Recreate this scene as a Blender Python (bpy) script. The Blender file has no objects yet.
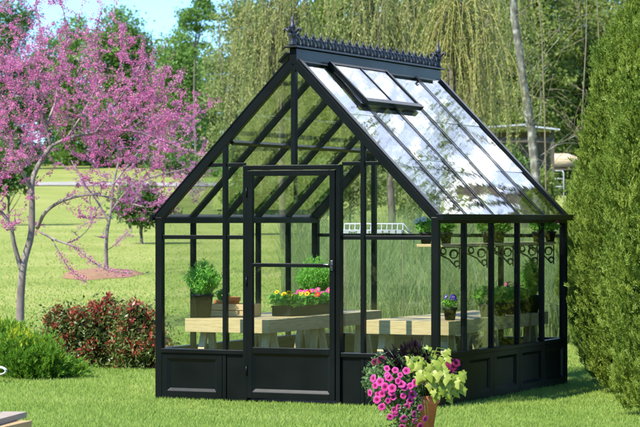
import bpy, math, random
import numpy as np
from mathutils import Vector, Matrix, Quaternion

random.seed(7)
rng = np.random.default_rng(7)
S = bpy.context.scene
COL = S.collection
PI = math.pi

# ------------------------------------------------------------------ camera
F = 2421.7            # focal length in photo pixels (640 wide)
CAMZ = 1.428
HV = 220.67           # photo row of the horizon
YAW = 0.4289
X0, D0 = 0.8969, 18.406
W, L = 2.44, 3.05
HK, HE, HR = 0.407, 1.467, 2.72
cy_, sy_ = math.cos(YAW), math.sin(YAW)

cam = bpy.data.cameras.new('camera')
camo = bpy.data.objects.new('camera', cam)
COL.objects.link(camo)
camo.location = (0, 0, CAMZ)
camo.rotation_euler = (PI / 2, 0, 0)
cam.sensor_width = 36
cam.lens = F * 36 / 640
cam.shift_y = (HV - 213.5) / 640
cam.clip_start = 0.5
cam.clip_end = 3000
cam.dof.use_dof = True; cam.dof.focus_distance = 19.2; cam.dof.aperture_fstop = 9.0
S.camera = camo

# terrain profile (distance -> height)
TY = [-200, 24, 32, 45, 70, 100, 150, 220, 300, 420, 900]
TZ = [0, 0, .12, .42, 1.02, 1.75, 3.7, 6.5, 8.6, 9.5, 9.5]
def gz(y): return float(np.interp(y, TY, TZ))
def P(u, v, D): return Vector(((u - 320) * D / F, D, CAMZ - (v - HV) * D / F))
def G(u, D): return Vector(((u - 320) * D / F, D, gz(D)))
def GL(x, y, z=0.0):                       # greenhouse frame -> world
    return Vector((X0 + x * cy_ + y * sy_, D0 - x * sy_ + y * cy_, z))
def lx(u, y):                              # local x on the local row y that is seen at photo column u
    k = (u - 320) / F
    return (k * (D0 + y * cy_) - X0 - y * sy_) / (cy_ + k * sy_)

# ------------------------------------------------------------------ materials
MATS = {}
def newmat(name):
    m = bpy.data.materials.new(name); m.use_nodes = True
    nt = m.node_tree; nt.nodes.clear()
    out = nt.nodes.new('ShaderNodeOutputMaterial')
    return m, nt, out
def N(nt, t, **kw):
    n = nt.nodes.new('ShaderNode' + t)
    for k, v in kw.items():
        if k.startswith('i_'): n.inputs[k[2:].replace('_', ' ')].default_value = v
        else: setattr(n, k, v)
    return n
def ramp(nt, cols, pos=None, mode='LINEAR'):
    r = nt.nodes.new('ShaderNodeValToRGB'); cr = r.color_ramp; cr.interpolation = mode
    n = len(cols); pos = pos or [i / max(1, n - 1) for i in range(n)]
    while len(cr.elements) < n: cr.elements.new(0.5)
    for e, p, c in zip(cr.elements, pos, cols): e.position = p; e.color = (*c, 1)
    return r
def mat_noise(name, cols, scale=8, rough=.6, bump=0.0, stretch=(1, 1, 1), spec=.5, detail=6, pos=None, bscale=None, coat=0, rvar=0):
    if name in MATS: return MATS[name]
    m, nt, out = newmat(name)
    b = N(nt, 'BsdfPrincipled'); b.inputs['Roughness'].default_value = rough
    b.inputs['Specular IOR Level'].default_value = spec
    if coat: b.inputs['Coat Weight'].default_value = coat; b.inputs['Coat Roughness'].default_value = .15
    tc = N(nt, 'TexCoord'); mp = N(nt, 'Mapping'); mp.inputs['Scale'].default_value = stretch
    nt.links.new(tc.outputs['Object'], mp.inputs['Vector'])
    nz = N(nt, 'TexNoise'); nz.inputs['Scale'].default_value = scale; nz.inputs['Detail'].default_value = detail
    nt.links.new(mp.outputs[0], nz.inputs['Vector'])
    r = ramp(nt, cols, pos or ([.3, .7] if len(cols) == 2 else [.25 + .5 * i / (len(cols) - 1) for i in range(len(cols))]))
    nt.links.new(nz.outputs[0], r.inputs[0]); nt.links.new(r.outputs[0], b.inputs['Base Color'])
    if rvar:
        mr = N(nt, 'MapRange'); mr.inputs['To Min'].default_value = rough - rvar; mr.inputs['To Max'].default_value = rough + rvar
        nt.links.new(nz.outputs[0], mr.inputs['Value']); nt.links.new(mr.outputs[0], b.inputs['Roughness'])
    if bump:
        n2 = N(nt, 'TexNoise'); n2.inputs['Scale'].default_value = bscale or scale * 4; n2.inputs['Detail'].default_value = 6
        nt.links.new(mp.outputs[0], n2.inputs['Vector'])
        bp = N(nt, 'Bump'); bp.inputs['Strength'].default_value = bump; bp.inputs['Distance'].default_value = .01
        nt.links.new(n2.outputs[0], bp.inputs['Height']); nt.links.new(bp.outputs[0], b.inputs['Normal'])
    nt.links.new(b.outputs[0], out.inputs[0])
    MATS[name] = m
    return m
def mat_leaf(name, cols, trans=.35, rough=.55, pos=None, spec=.35, patch=0, patch_scale=1.5):
    """leaf colour varies leaf by leaf, and in patches of younger / older growth"""
    if name in MATS: return MATS[name]
    m, nt, out = newmat(name)
    g = N(nt, 'NewGeometry'); r = ramp(nt, cols, pos)
    fac = g.outputs['Random Per Island']
    if patch:
        tc = N(nt, 'TexCoord'); nz = N(nt, 'TexNoise'); nz.inputs['Scale'].default_value = patch_scale; nz.inputs['Detail'].default_value = 3
        nt.links.new(tc.outputs['Object'], nz.inputs['Vector'])
        mx = N(nt, 'Mix'); mx.inputs[0].default_value = patch
        mr = N(nt, 'MapRange'); mr.inputs['From Min'].default_value = .3; mr.inputs['From Max'].default_value = .7
        nt.links.new(nz.outputs[0], mr.inputs['Value'])
        nt.links.new(fac, mx.inputs[2]); nt.links.new(mr.outputs[0], mx.inputs[3]); fac = mx.outputs[0]
    nt.links.new(fac, r.inputs[0])
    b = N(nt, 'BsdfPrincipled'); b.inputs['Roughness'].default_value = rough; b.inputs['Specular IOR Level'].default_value = spec
    t = N(nt, 'BsdfTranslucent'); mix = N(nt, 'MixShader'); mix.inputs[0].default_value = trans
    nt.links.new(r.outputs[0], b.inputs['Base Color']); nt.links.new(r.outputs[0], t.inputs['Color'])
    nt.links.new(b.outputs[0], mix.inputs[1]); nt.links.new(t.outputs[0], mix.inputs[2]); nt.links.new(mix.outputs[0], out.inputs[0])
    MATS[name] = m
    return m
def mat_glass(name, tint, f0, rough=.0, wav=0):
    m, nt, out = newmat(name)
    lw = N(nt, 'LayerWeight'); lw.inputs['Blend'].default_value = .5
    pw = N(nt, 'Math', operation='POWER'); pw.inputs[1].default_value = 5
    nt.links.new(lw.outputs['Facing'], pw.inputs[0])
    ma = N(nt, 'MapRange'); ma.inputs['To Min'].default_value = f0; ma.inputs['To Max'].default_value = 1
    nt.links.new(pw.outputs[0], ma.inputs['Value'])
    tr = N(nt, 'BsdfTransparent'); tr.inputs[0].default_value = (*tint, 1)
    gl = N(nt, 'BsdfGlossy'); gl.inputs['Roughness'].default_value = rough
    if wav:
        tc = N(nt, 'TexCoord'); nz = N(nt, 'TexNoise'); nz.inputs['Scale'].default_value = 8; nz.inputs['Detail'].default_value = 3
        nt.links.new(tc.outputs['Object'], nz.inputs['Vector'])
        bp = N(nt, 'Bump'); bp.inputs['Strength'].default_value = wav; bp.inputs['Distance'].default_value = .02
        nt.links.new(nz.outputs[0], bp.inputs['Height']); nt.links.new(bp.outputs[0], gl.inputs['Normal'])
    mix = N(nt, 'MixShader')
    nt.links.new(ma.outputs[0], mix.inputs[0]); nt.links.new(tr.outputs[0], mix.inputs[1]); nt.links.new(gl.outputs[0], mix.inputs[2])
    nt.links.new(mix.outputs[0], out.inputs[0])
    return m

BLACK = mat_noise('black paint', [(.0022, .0034, .0032), (.004, .0056, .0052)], 3, .34, .05, rvar=.08, spec=.15)
IRON = mat_noise('cast iron', [(.008, .009, .014), (.018, .02, .028)], 30, .45, .25)
GLASS = mat_glass('wall glass', (.965, .985, .97), .04)
RGLASS = mat_glass('roof glass', (.93, .965, .955), .13, .01, .011)
PINE = mat_noise('pale pine wood', [(.30, .21, .085), (.43, .325, .15), (.49, .385, .195)], 6, .6, .15, (1.2, 14, 14))
PINEY = mat_noise('pale pine wood lengthwise', [(.30, .21, .085), (.43, .325, .15), (.49, .385, .195)], 6, .6, .15, (14, 1.2, 14))
PINEZ = mat_noise('pale pine wood upright', [(.36, .26, .11), (.52, .40, .19), (.58, .47, .25)], 6, .6, .15, (14, 14, 1.2))
CRATEW = mat_noise('crate wood', [(.36, .24, .11), (.5, .36, .18)], 6, .65, .2, (1.2, 14, 14))
GREYW = mat_noise('weathered wood', [(.17, .125, .085), (.29, .23, .165), (.36, .30, .23)], 5, .8, .3, (1.5, 22, 22))
TANW = mat_noise('tan sawn wood', [(.30, .18, .07), (.45, .29, .12)], 5, .75, .3, (1.5, 20, 20))
TERRA = mat_noise('terracotta', [(.31, .085, .032), (.41, .125, .05), (.46, .165, .08)], 9, .75, .15)
ORANGE = mat_noise('orange clay', [(.55, .13, .02), (.68, .19, .04)], 9, .6, .1)
POTBLK = mat_noise('black plastic pot', [(.004, .0045, .005), (.008, .009, .009)], 6, .5, spec=.2)
SOIL = mat_noise('potting soil', [(.02, .013, .008), (.05, .033, .02)], 60, .95, .6)
GRAVEL = mat_noise('dark gravel', [(.018, .019, .02), (.05, .05, .05)], 55, .9, .8, bscale=90)
PATHM = mat_noise('pale gravel path', [(.20, .185, .15), (.30, .28, .23)], 3, .95, .4)
MULCH = mat_noise('red mulch', [(.17, .085, .035), (.27, .15, .065)], 14, .95, .8, bscale=40)
WHITEP = mat_noise('white paint', [(.34, .35, .35), (.48, .48, .48)], 5, .5)
STEEL = mat_noise('dull steel', [(.12, .12, .12), (.2, .2, .2)], 10, .35)
STEEL.node_tree.nodes['Principled BSDF'].inputs['Metallic'].default_value = .9
BARK = mat_noise('grey brown bark', [(.045, .035, .028), (.12, .095, .075), (.20, .17, .14)], 7, .9, .6, (1, 1, .35))
RBARK = mat_noise('redbud bark', [(.07, .055, .05), (.17, .14, .12), (.30, .26, .22)], 6, .9, .5, (1, 1, .5))
PALEB = mat_noise('pale mottled bark', [(.04, .04, .028), (.11, .11, .075), (.36, .355, .30)], 9, .85, .4, (1, 1, .6))
TWIG = mat_noise('twig', [(.10, .085, .05), (.19, .16, .09)], 4, .85)
BALE = mat_noise('cream straw', [(.34, .25, .13), (.46, .36, .21), (.50, .40, .30)], 5, .9, .6, (1, 4, 4))
SHEDW = mat_noise('shed wood', [(.05, .04, .03), (.10, .08, .06)], 4, .85, .2)
SHEDR = mat_noise('pale metal roofing', [(.28, .31, .32), (.38, .40, .41)], 3, .4, .1)

LF = dict(
    pine=mat_leaf('pine needles', [(.075, .16, .03), (.13, .25, .04), (.20, .33, .07)], .42, patch=.5, patch_scale=.35),
    pine2=mat_leaf('dark pine needles', [(.05, .115, .026), (.085, .175, .036), (.13, .24, .05)], .42, patch=.5, patch_scale=.35),
    mass=mat_leaf('cedar leaves', [(.13, .185, .035), (.20, .265, .052), (.27, .32, .085)], .48, patch=.55, patch_scale=.4),
    mass2=mat_leaf('hazy green leaves', [(.15, .205, .055), (.22, .28, .08), (.30, .34, .12)], .48, patch=.55, patch_scale=.4),
    frond=mat_leaf('willow leaves', [(.17, .20, .04), (.25, .275, .065), (.34, .34, .11)], .4),
    frond2=mat_leaf('grey willow leaves', [(.20, .24, .06), (.30, .33, .10), (.40, .41, .15)], .45),
    arbor=mat_leaf('arborvitae sprays', [(.095, .165, .018), (.175, .258, .03), (.28, .335, .045)], .48, patch=.5, patch_scale=2.2),
    lime=mat_leaf('yellow green shrub leaves', [(.08, .20, .018), (.13, .28, .022), (.20, .36, .03)], .45, patch=.4, patch_scale=3),
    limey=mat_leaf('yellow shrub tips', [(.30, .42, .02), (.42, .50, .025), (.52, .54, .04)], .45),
    phot=mat_leaf('photinia leaves', [(.06, .10, .02), (.11, .155, .034), (.19, .22, .06)], .35, .4),
    photr=mat_leaf('photinia red leaves', [(.19, .026, .018), (.32, .05, .03), (.40, .12, .06)], .4, .4),
    blos=mat_leaf('redbud blossom', [(.38, .07, .205), (.51, .15, .315), (.66, .35, .47)], .4, .7, spec=.1, patch=.4, patch_scale=1.6),
    blos2=mat_leaf('pale redbud blossom', [(.34, .09, .23), (.45, .16, .33), (.56, .29, .46)], .4, .7, spec=.1),
    bush=mat_leaf('bush leaves', [(.04, .10, .016), (.085, .165, .026), (.14, .23, .045)], .35, patch=.4),
    fern=mat_leaf('fern', [(.17, .46, .05), (.26, .58, .08), (.36, .66, .13)], .5),
    plant=mat_leaf('plant leaves', [(.11, .32, .04), (.20, .45, .06), (.30, .56, .10)], .5, .4),
    trail=mat_leaf('trailing leaves', [(.06, .13, .035), (.11, .20, .06), (.19, .28, .11)], .35),
    vine=mat_leaf('chartreuse vine leaves', [(.17, .25, .025), (.26, .33, .04), (.36, .40, .08)], .4, .4),
    dark=mat_leaf('black purple leaves', [(.010, .004, .012), (.025, .010, .028), (.06, .03, .065)], .05, .22, spec=.8),
    grass=mat_leaf('grass blades', [(.185, .295, .045), (.245, .36, .062), (.335, .425, .105)], .5, .6, patch=.5, patch_scale=.9),
    tall=mat_leaf('tall grass', [(.13, .20, .05), (.20, .28, .08), (.31, .33, .16)], .5, .6),
)
def bloom_mat(name, edge, mid, heart):
    m, nt, out = newmat(name)
    tc = N(nt, 'TexCoord'); ln = N(nt, 'VectorMath', operation='LENGTH')
    nt.links.new(tc.outputs['Object'], ln.inputs[0])
    mr = N(nt, 'MapRange'); mr.inputs['From Max'].default_value = .029
    nt.links.new(ln.outputs['Value'], mr.inputs['Value'])
    r = ramp(nt, [heart, heart, mid, edge], [0, .25, .45, .95]); nt.links.new(mr.outputs[0], r.inputs[0])
    b = N(nt, 'BsdfPrincipled'); b.inputs['Roughness'].default_value = .6; b.inputs['Specular IOR Level'].default_value = .15
    t = N(nt, 'BsdfTranslucent'); mx = N(nt, 'MixShader'); mx.inputs[0].default_value = .25
    nt.links.new(r.outputs[0], b.inputs['Base Color']); nt.links.new(r.outputs[0], t.inputs[0])
    nt.links.new(b.outputs[0], mx.inputs[1]); nt.links.new(t.outputs[0], mx.inputs[2]); nt.links.new(mx.outputs[0], out.inputs[0])
    return m
BM = dict(
    petunia=bloom_mat('pink petunia', (.60, .10, .33), (.46, .025, .18), (.12, .004, .03)),
    burg=bloom_mat('burgundy petunia', (.20, .015, .07), (.12, .008, .04), (.03, .002, .01)),
    yellow=bloom_mat('yellow pansy', (.80, .62, .02), (.75, .50, .01), (.25, .06, .01)),
    pink=bloom_mat('pink primrose', (.75, .10, .33), (.70, .06, .25), (.7, .5, .05)),
    red=bloom_mat('red primrose', (.62, .03, .02), (.55, .02, .02), (.6, .35, .03)),
    blue=bloom_mat('violet pansy', (.10, .05, .42), (.06, .02, .25), (.7, .6, .5)),
    white=bloom_mat('white bloom', (.80, .74, .62), (.75, .68, .52), (.6, .5, .1)),
)

# ------------------------------------------------------------------ mesh helpers
class MB:
    def __init__(s): s.v = []; s.f = []; s.sm = []
    def add(s, vs, fs, smooth=False):
        o = len(s.v); s.v += [tuple(v) for v in vs]
        for f in fs: s.f.append(tuple(i + o for i in f)); s.sm.append(smooth)
        return s
    def box(s, x0, x1, y0, y1, z0, z1):
        s.add([(x0, y0, z0), (x1, y0, z0), (x1, y1, z0), (x0, y1, z0), (x0, y0, z1), (x1, y0, z1), (x1, y1, z1), (x0, y1, z1)],
              [(0, 3, 2, 1), (4, 5, 6, 7), (0, 1, 5, 4), (1, 2, 6, 5), (2, 3, 7, 6), (3, 0, 4, 7)])
        return s
    def bar(s, a, b, w, d, up=(0, 0, 1)):
        a, b = Vector(a), Vector(b); t = (b - a).normalized(); u = Vector(up)
        r = t.cross(u).normalized(); u = r.cross(t).normalized()
        vs = []
        for p in (a, b):
            for sx, sz in ((-1, -1), (1, -1), (1, 1), (-1, 1)): vs.append(p + r * sx * w / 2 + u * sz * d / 2)
        s.add(vs, [(0, 1, 2, 3), (7, 6, 5, 4), (0, 4, 5, 1), (1, 5, 6, 2), (2, 6, 7, 3), (3, 7, 4, 0)])
        return s
    def tube(s, pts, rads, n=6, cap=True):
        pts = [Vector(p) for p in pts]; vs = []; k = len(pts)
        if not hasattr(rads, '__len__'): rads = [rads] * k
        ref = Vector((.31, .95, .05))
        for i, p in enumerate(pts):
            t = (pts[min(i + 1, k - 1)] - pts[max(i - 1, 0)])
            t = t.normalized() if t.length > 1e-9 else Vector((0, 0, 1))
            if abs(t.dot(ref)) > .97: rr = Vector((1, 0, 0))
            else: rr = ref
            a = t.cross(rr).normalized(); b = t.cross(a)
            for j in range(n):
                q = 2 * PI * j / n; vs.append(p + (a * math.cos(q) + b * math.sin(q)) * rads[i])
        fs = []
        for i in range(k - 1):
            for j in range(n):
                j2 = (j + 1) % n; fs.append((i * n + j, i * n + j2, (i + 1) * n + j2, (i + 1) * n + j))
        if cap: fs.append(tuple(range(n - 1, -1, -1))); fs.append(tuple((k - 1) * n + j for j in range(n)))
        s.add(vs, fs, True)
        return s
    def lathe(s, prof, n=24, c=(0, 0, 0)):
        vs = []; k = len(prof)
        for r, z in prof:
            for j in range(n):
                q = 2 * PI * j / n; vs.append((c[0] + r * math.cos(q), c[1] + r * math.sin(q), c[2] + z))
        fs = []
        for i in range(k - 1):
            for j in range(n):
                j2 = (j + 1) % n; fs.append((i * n + j, i * n + j2, (i + 1) * n + j2, (i + 1) * n + j))
        if prof[0][0] > 1e-5: fs.append(tuple(range(n - 1, -1, -1)))
        if prof[-1][0] > 1e-5: fs.append(tuple((k - 1) * n + j for j in range(n)))
        s.add(vs, fs, True)
        return s
    def build(s, name, mat, parent=None, bevel=0, loc=None):
        me = bpy.data.meshes.new(name); me.from_pydata(s.v, [], s.f); me.validate(); me.update()
        if len(me.polygons) == len(s.sm): me.polygons.foreach_set('use_smooth', s.sm)
        return link(name, me, mat, parent, bevel, loc)
def link(name, me, mat, parent=None, bevel=0, loc=None):
    o = bpy.data.objects.new(name, me); COL.objects.link(o)
    if mat:
        if len(me.materials) == 0: me.materials.append(mat)
    if parent: o.parent = parent
    if loc is not None: o.location = loc
    if bevel:
        b = o.modifiers.new('bevel', 'BEVEL'); b.width = bevel; b.segments = 2; b.limit_method = 'ANGLE'
    return o
def polys(name, V, mat, parent=None, loc=None):
    """V: (n, k, 3) array -> n separate k-gons in one mesh"""
    n, k = V.shape[:2]
    me = bpy.data.meshes.new(name)
    me.vertices.add(n * k); me.vertices.foreach_set('co', V.reshape(-1).astype(np.float32))
    me.loops.add(n * k); me.loops.foreach_set('vertex_index', np.arange(n * k, dtype=np.int32))
    me.polygons.add(n); me.polygons.foreach_set('loop_start', np.arange(0, n * k, k, dtype=np.int32))
    me.update(); me.validate()
    return link(name, me, mat, parent, 0, loc)
def unit(a): return a / np.maximum(np.linalg.norm(a, axis=1, keepdims=True), 1e-9)
def leaves(pts, size, aspect=.45, bias=None, bw=0.0, jit=.4):
    """diamond leaves at pts; bias = preferred direction of the leaf axis"""
    pts = np.asarray(pts, float); n = len(pts)
    a = rng.normal(size=(n, 3))
    if bias is not None: a = unit(a) * (1 - bw) + np.broadcast_to(np.asarray(bias, float), (n, 3)) * bw
    a = unit(a); b = unit(np.cross(a, rng.normal(size=(n, 3))))
    nn = np.cross(a, b)
    s = size * (1 + jit * rng.uniform(-1, 1, n))[:, None]
    V = np.empty((n, 4, 3))
    V[:, 0] = pts - a * s * .5
    V[:, 1] = pts + b * s * aspect * .5 + nn * s * .08
    V[:, 2] = pts + a * s * .5
    V[:, 3] = pts - b * s * aspect * .5 + nn * s * .08
    return V
def tag(o, label, cat, group=None):
    o['label'] = label; o['category'] = cat
    if group: o['group'] = group
    return o
def struct(o, kind='structure'): o['kind'] = kind; return o
def thing(name, label, cat, loc=(0, 0, 0), rz=0, group=None):
    o = bpy.data.objects.new(name, None); COL.objects.link(o)
    o.location = loc; o.rotation_euler = (0, 0, rz); o.empty_display_size = .1
    return tag(o, label, cat, group)
def dup(root, loc, rz=0, sc=1.0, label=None, group=None, cat=None):
    r = root.copy(); COL.objects.link(r); r.location = loc; r.rotation_euler = (0, 0, rz)
    r.scale = (sc, sc, sc) if not hasattr(sc, '__len__') else sc
    if label: r['label'] = label
    if group: r['group'] = group
    for ch in list(root.children):
        c = ch.copy(); COL.objects.link(c); c.parent = r
        for g in list(ch.children):
            d = g.copy(); COL.objects.link(d); d.parent = c
    return r

# ------------------------------------------------------------------ world and sun
SUN = Vector((-.62, -.60, .95)).normalized()
el = math.asin(SUN.z); az = math.atan2(SUN.x, SUN.y)
w = bpy.data.worlds.new('World'); S.world = w; w.use_nodes = True
nt = w.node_tree; nt.nodes.clear()
wo = N(nt, 'OutputWorld'); bg = N(nt, 'Background'); bg.inputs['Strength'].default_value = .14
sky = N(nt, 'TexSky'); sky.sky_type = 'NISHITA'; sky.sun_disc = False
sky.sun_elevation = el; sky.sun_rotation = az
sky.air_density = 1.0; sky.dust_density = .15; sky.ozone_density = 3.5
tc = N(nt, 'TexCoord')
# banks of bright cumulus, mostly over the east side
nz = N(nt, 'TexNoise'); nz.inputs['Scale'].default_value = 62.0; nz.inputs['Detail'].default_value = 10; nz.inputs['Roughness'].default_value = .62; nz.inputs['Distortion'].default_value = .6
nt.links.new(tc.outputs['Generated'], nz.inputs['Vector'])
dt = N(nt, 'VectorMath', operation='DOT_PRODUCT'); dt.inputs[1].default_value = Vector((.40, .72, .50)).normalized()
nt.links.new(tc.outputs['Generated'], dt.inputs[0])
m1 = N(nt, 'MapRange'); m1.inputs['From Min'].default_value = .80; m1.inputs['From Max'].default_value = .97; m1.inputs['To Min'].default_value = -.5; m1.inputs['To Max'].default_value = .03
nt.links.new(dt.outputs['Value'], m1.inputs['Value'])
ad = N(nt, 'Math', operation='ADD'); nt.links.new(nz.outputs[0], ad.inputs[0]); nt.links.new(m1.outputs[0], ad.inputs[1])
m2 = N(nt, 'MapRange', interpolation_type='SMOOTHSTEP'); m2.inputs['From Min'].default_value = .50; m2.inputs['From Max'].default_value = .61
nt.links.new(ad.outputs[0], m2.inputs['Value'])
tint = N(nt, 'Mix', data_type='RGBA', blend_type='MULTIPLY'); tint.inputs[0].default_value = 1; tint.inputs[7].default_value = (.36, .54, .80, 1)
nt.links.new(sky.outputs[0], tint.inputs[6])
mixc = N(nt, 'Mix', data_type='RGBA'); mixc.inputs[7].default_value = (11, 11.2, 11.6, 1)
veil = N(nt, 'MapRange'); veil.inputs['From Min'].default_value = .86; veil.inputs['From Max'].default_value = .95; veil.inputs['To Max'].default_value = .30
nt.links.new(dt.outputs['Value'], veil.inputs['Value'])
mxm = N(nt, 'Math', operation='MAXIMUM'); nt.links.new(m2.outputs[0], mxm.inputs[0]); nt.links.new(veil.outputs[0], mxm.inputs[1])
nt.links.new(mxm.outputs[0], mixc.inputs[0]); nt.links.new(tint.outputs[2], mixc.inputs[6])
nt.links.new(mixc.outputs[2], bg.inputs[0]); nt.links.new(bg.outputs[0], wo.inputs[0])
sl = bpy.data.lights.new('sun', 'SUN'); sl.energy = 3.3; sl.angle = math.radians(.55); sl.color = (1, .95, .86)
slo = bpy.data.objects.new('sun', sl); COL.objects.link(slo)
slo.rotation_euler = (-SUN).to_track_quat('-Z', 'Y').to_euler(); slo.location = (-20, -20, 40)

# ------------------------------------------------------------------ ground
m, nt, out = newmat('lawn')
b = N(nt, 'BsdfPrincipled'); b.inputs['Roughness'].default_value = .95; b.inputs['Specular IOR Level'].default_value = .1
tc = N(nt, 'TexCoord')
n1 = N(nt, 'TexNoise'); n1.inputs['Scale'].default_value = .35; n1.inputs['Detail'].default_value = 8
n2 = N(nt, 'TexNoise'); n2.inputs['Scale'].default_value = 9; n2.inputs['Detail'].default_value = 8; n2.inputs['Roughness'].default_value = .75
nt.links.new(tc.outputs['Object'], n1.inputs['Vector']); nt.links.new(tc.outputs['Object'], n2.inputs['Vector'])
mx = N(nt, 'Mix'); mx.inputs[0].default_value = .5
nt.links.new(n1.outputs[0], mx.inputs[2]); nt.links.new(n2.outputs[0], mx.inputs[3])
r = ramp(nt, [(.145, .18, .036), (.185, .218, .046), (.235, .25, .066), (.29, .275, .105)], [.34, .47, .56, .68])
nt.links.new(mx.outputs[0], r.inputs[0]); nt.links.new(r.outputs[0], b.inputs['Base Color'])
n3 = N(nt, 'TexNoise'); n3.inputs['Scale'].default_value = 25; n3.inputs['Detail'].default_value = 6
nt.links.new(tc.outputs['Object'], n3.inputs['Vector'])
bp = N(nt, 'Bump'); bp.inputs['Strength'].default_value = .6; bp.inputs['Distance'].default_value = .03
nt.links.new(n3.outputs[0], bp.inputs['Height']); nt.links.new(bp.outputs[0], b.inputs['Normal'])
nt.links.new(b.outputs[0], out.inputs[0]); LAWN = m
gb = MB(); ys = [-200, -60, 0, 10, 24, 32, 45, 70, 100, 150, 220, 300, 420, 900]; xs = [-500, -120, -40, -10, 0, 10, 40, 120, 500]
gv = [(x, y, gz(y)) for y in ys for x in xs]; nx = len(xs)
gb.add(gv, [(j * nx + i, j * nx + i + 1, (j + 1) * nx + i + 1, (j + 1) * nx + i) for j in range(len(ys) - 1) for i in range(nx - 1)], True)
struct(gb.build('lawn', LAWN))

def patch(name, pts, mat, dz):
    me = MB(); me.add([(x, y, gz(y) + dz) for x, y in pts], [tuple(range(len(pts)))]); return struct(me.build(name, mat))
# pale gravel drive across the hillside
pb = MB(); pv = []; k = 40
for i in range(k + 1):
    x = -40 + 50 * i / k; yc = 148 + 1.2 * math.sin(i * .4)
    for o_ in (-4.5, -2.0, 1.2, 4.5): pv.append((x, yc + o_ + .4 * math.sin(i * 1.7), gz(yc + o_ + .4 * math.sin(i * 1.7)) + .05))
pb.add(pv, [(4 * i + j, 4 * i + 4 + j, 4 * i + 5 + j, 4 * i + 1 + j) for i in range(k) for j in range(3)])
struct(pb.build('gravel_path', PATHM))
# floor inside the greenhouse
fb = MB(); fb.add([GL(x, y, .012) for x, y in ((-W + .03, .03), (-.03, .03), (-.03, L - .03), (-W + .03, L - .03))], [(0, 1, 2, 3)])
struct(fb.build('gravel_floor', GRAVEL))

# grass blades: denser close up
def in_house(x, y):
    dx, dy = x - X0, y - D0
    a = dx * cy_ - dy * sy_; c = dx * sy_ + dy * cy_
    return (a > -W - .0) & (a < .0) & (c > 0) & (c < L)
def blade_tris(x, D, h0, h1, wd):
    keep = ~in_house(x, D); x, D = x[keep], D[keep]; n = len(x)
    z = np.interp(D, TY, TZ)
    cl = .75 + .5 * np.sin(x * 3.1 + np.sin(D * 2.3) * 2) * np.sin(D * 2.7 + x)   # clumps of taller growth
    h = rng.uniform(h0, h1, n) * (.8 + .35 * cl); th = rng.uniform(0, 2 * PI, n); le = rng.uniform(0, .9, n) * h
    ph = rng.uniform(0, 2 * PI, n)
    V = np.empty((n, 3, 3))
    V[:, 0] = np.c_[x - np.cos(th) * wd, D - np.sin(th) * wd, z]
    V[:, 1] = np.c_[x + np.cos(th) * wd, D + np.sin(th) * wd, z]
    V[:, 2] = np.c_[x + np.cos(ph) * le, D + np.sin(ph) * le, z + h]
    return V
def blades(n, v0, v1, h0, h1, wd):
    D = 3458 / (rng.uniform(v0, v1, n) - HV); return blade_tris(rng.uniform(-1, 1, n) * (345 * D / F + .4), D, h0, h1, wd)
def lawn_blades(n, h0, h1, wd):
    x = np.clip(rng.normal(scale=6.5, size=n), -16, 16); D = 22 + rng.normal(scale=6.5, size=n); k_ = (D > 4) & (D < 42); return blade_tris(x[k_], D[k_], h0, h1, wd)
V = np.concatenate([blades(190000, 368, 436, .010, .028, .0030), blades(70000, 320, 372, .012, .03, .005), blades(50000, 255, 325, .015, .035, .009), lawn_blades(170000, .012, .034, .005)])
o = polys('grass', V, LF['grass']); struct(o, 'stuff')

# ------------------------------------------------------------------ greenhouse
gh = thing('greenhouse', 'black framed glass greenhouse with steep roof, iron ridge cresting and open roof vent', 'greenhouse', GL(0, 0, 0), -YAW)
CP = .058
def part(mb, name, mat=BLACK, parent=None, bevel=.004): return mb.build(name, mat, parent or gh, bevel)
# corner posts
for x in (-W + CP / 2, -CP / 2):
    for y in (CP / 2, L - CP / 2):
        p = MB(); p.box(x - CP / 2, x + CP / 2, y - CP / 2, y + CP / 2, 0, HE - .012)
        part(p, 'corner_post')
# knee wall panels with a raised frame and a bevelled moulding
def knee(a, b, nrm, plain=False):
    """panel along a->b (2-D), nrm = outward normal; built in the plane and mapped"""
    a = Vector((a[0], a[1], 0)); b = Vector((b[0], b[1], 0)); t = (b - a); ln = t.length; t.normalize(); n = Vector((nrm[0], nrm[1], 0))
    q = MB()
    def bx(s0, s1, o0, o1, z0, z1):
        vs = []
        for z in (z0, z1):
            for s_, o_ in ((s0, o0), (s1, o0), (s1, o1), (s0, o1)): vs.append(a + t * s_ + n * o_ + Vector((0, 0, z)))
        q.add(vs, [(0, 3, 2, 1), (4, 5, 6, 7), (0, 1, 5, 4), (1, 2, 6, 5), (2, 3, 7, 6), (3, 0, 4, 7)])
    top = HK - .035
    if plain:
        bx(0, ln, -.05, -.012, 0, top)
    else:
        bx(0, ln, -.05, -.022, 0, top)
        e = .05 if ln > .4 else .035
        bx(0, e, -.022, -.004, 0, top); bx(ln - e, ln, -.022, -.004, 0, top)
        bx(e, ln - e, -.022, -.004, 0, .07); bx(e, ln - e, -.022, -.004, top - .045, top)
        # bevelled moulding inside the frame
        z0, z1 = .07, top - .045; c = .022
        O = [(e, z0), (ln - e, z0), (ln - e, z1), (e, z1)]; I = [(e + c, z0 + c), (ln - e - c, z0 + c), (ln - e - c, z1 - c), (e + c, z1 - c)]
        vs = [a + t * s_ + n * -.006 + Vector((0, 0, z)) for s_, z in O] + [a + t * s_ + n * -.0205 + Vector((0, 0, z)) for s_, z in I]
        q.add(vs, [(i, (i + 1) % 4, 4 + (i + 1) % 4, 4 + i) for i in range(4)])
    part(q, 'knee_wall_panel', bevel=.002)
DX0, DX1 = -1.645, -.808     # door frame in local x
BX0, BX1 = -1.822, -.630     # front glazing bars
DH = 1.863
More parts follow.
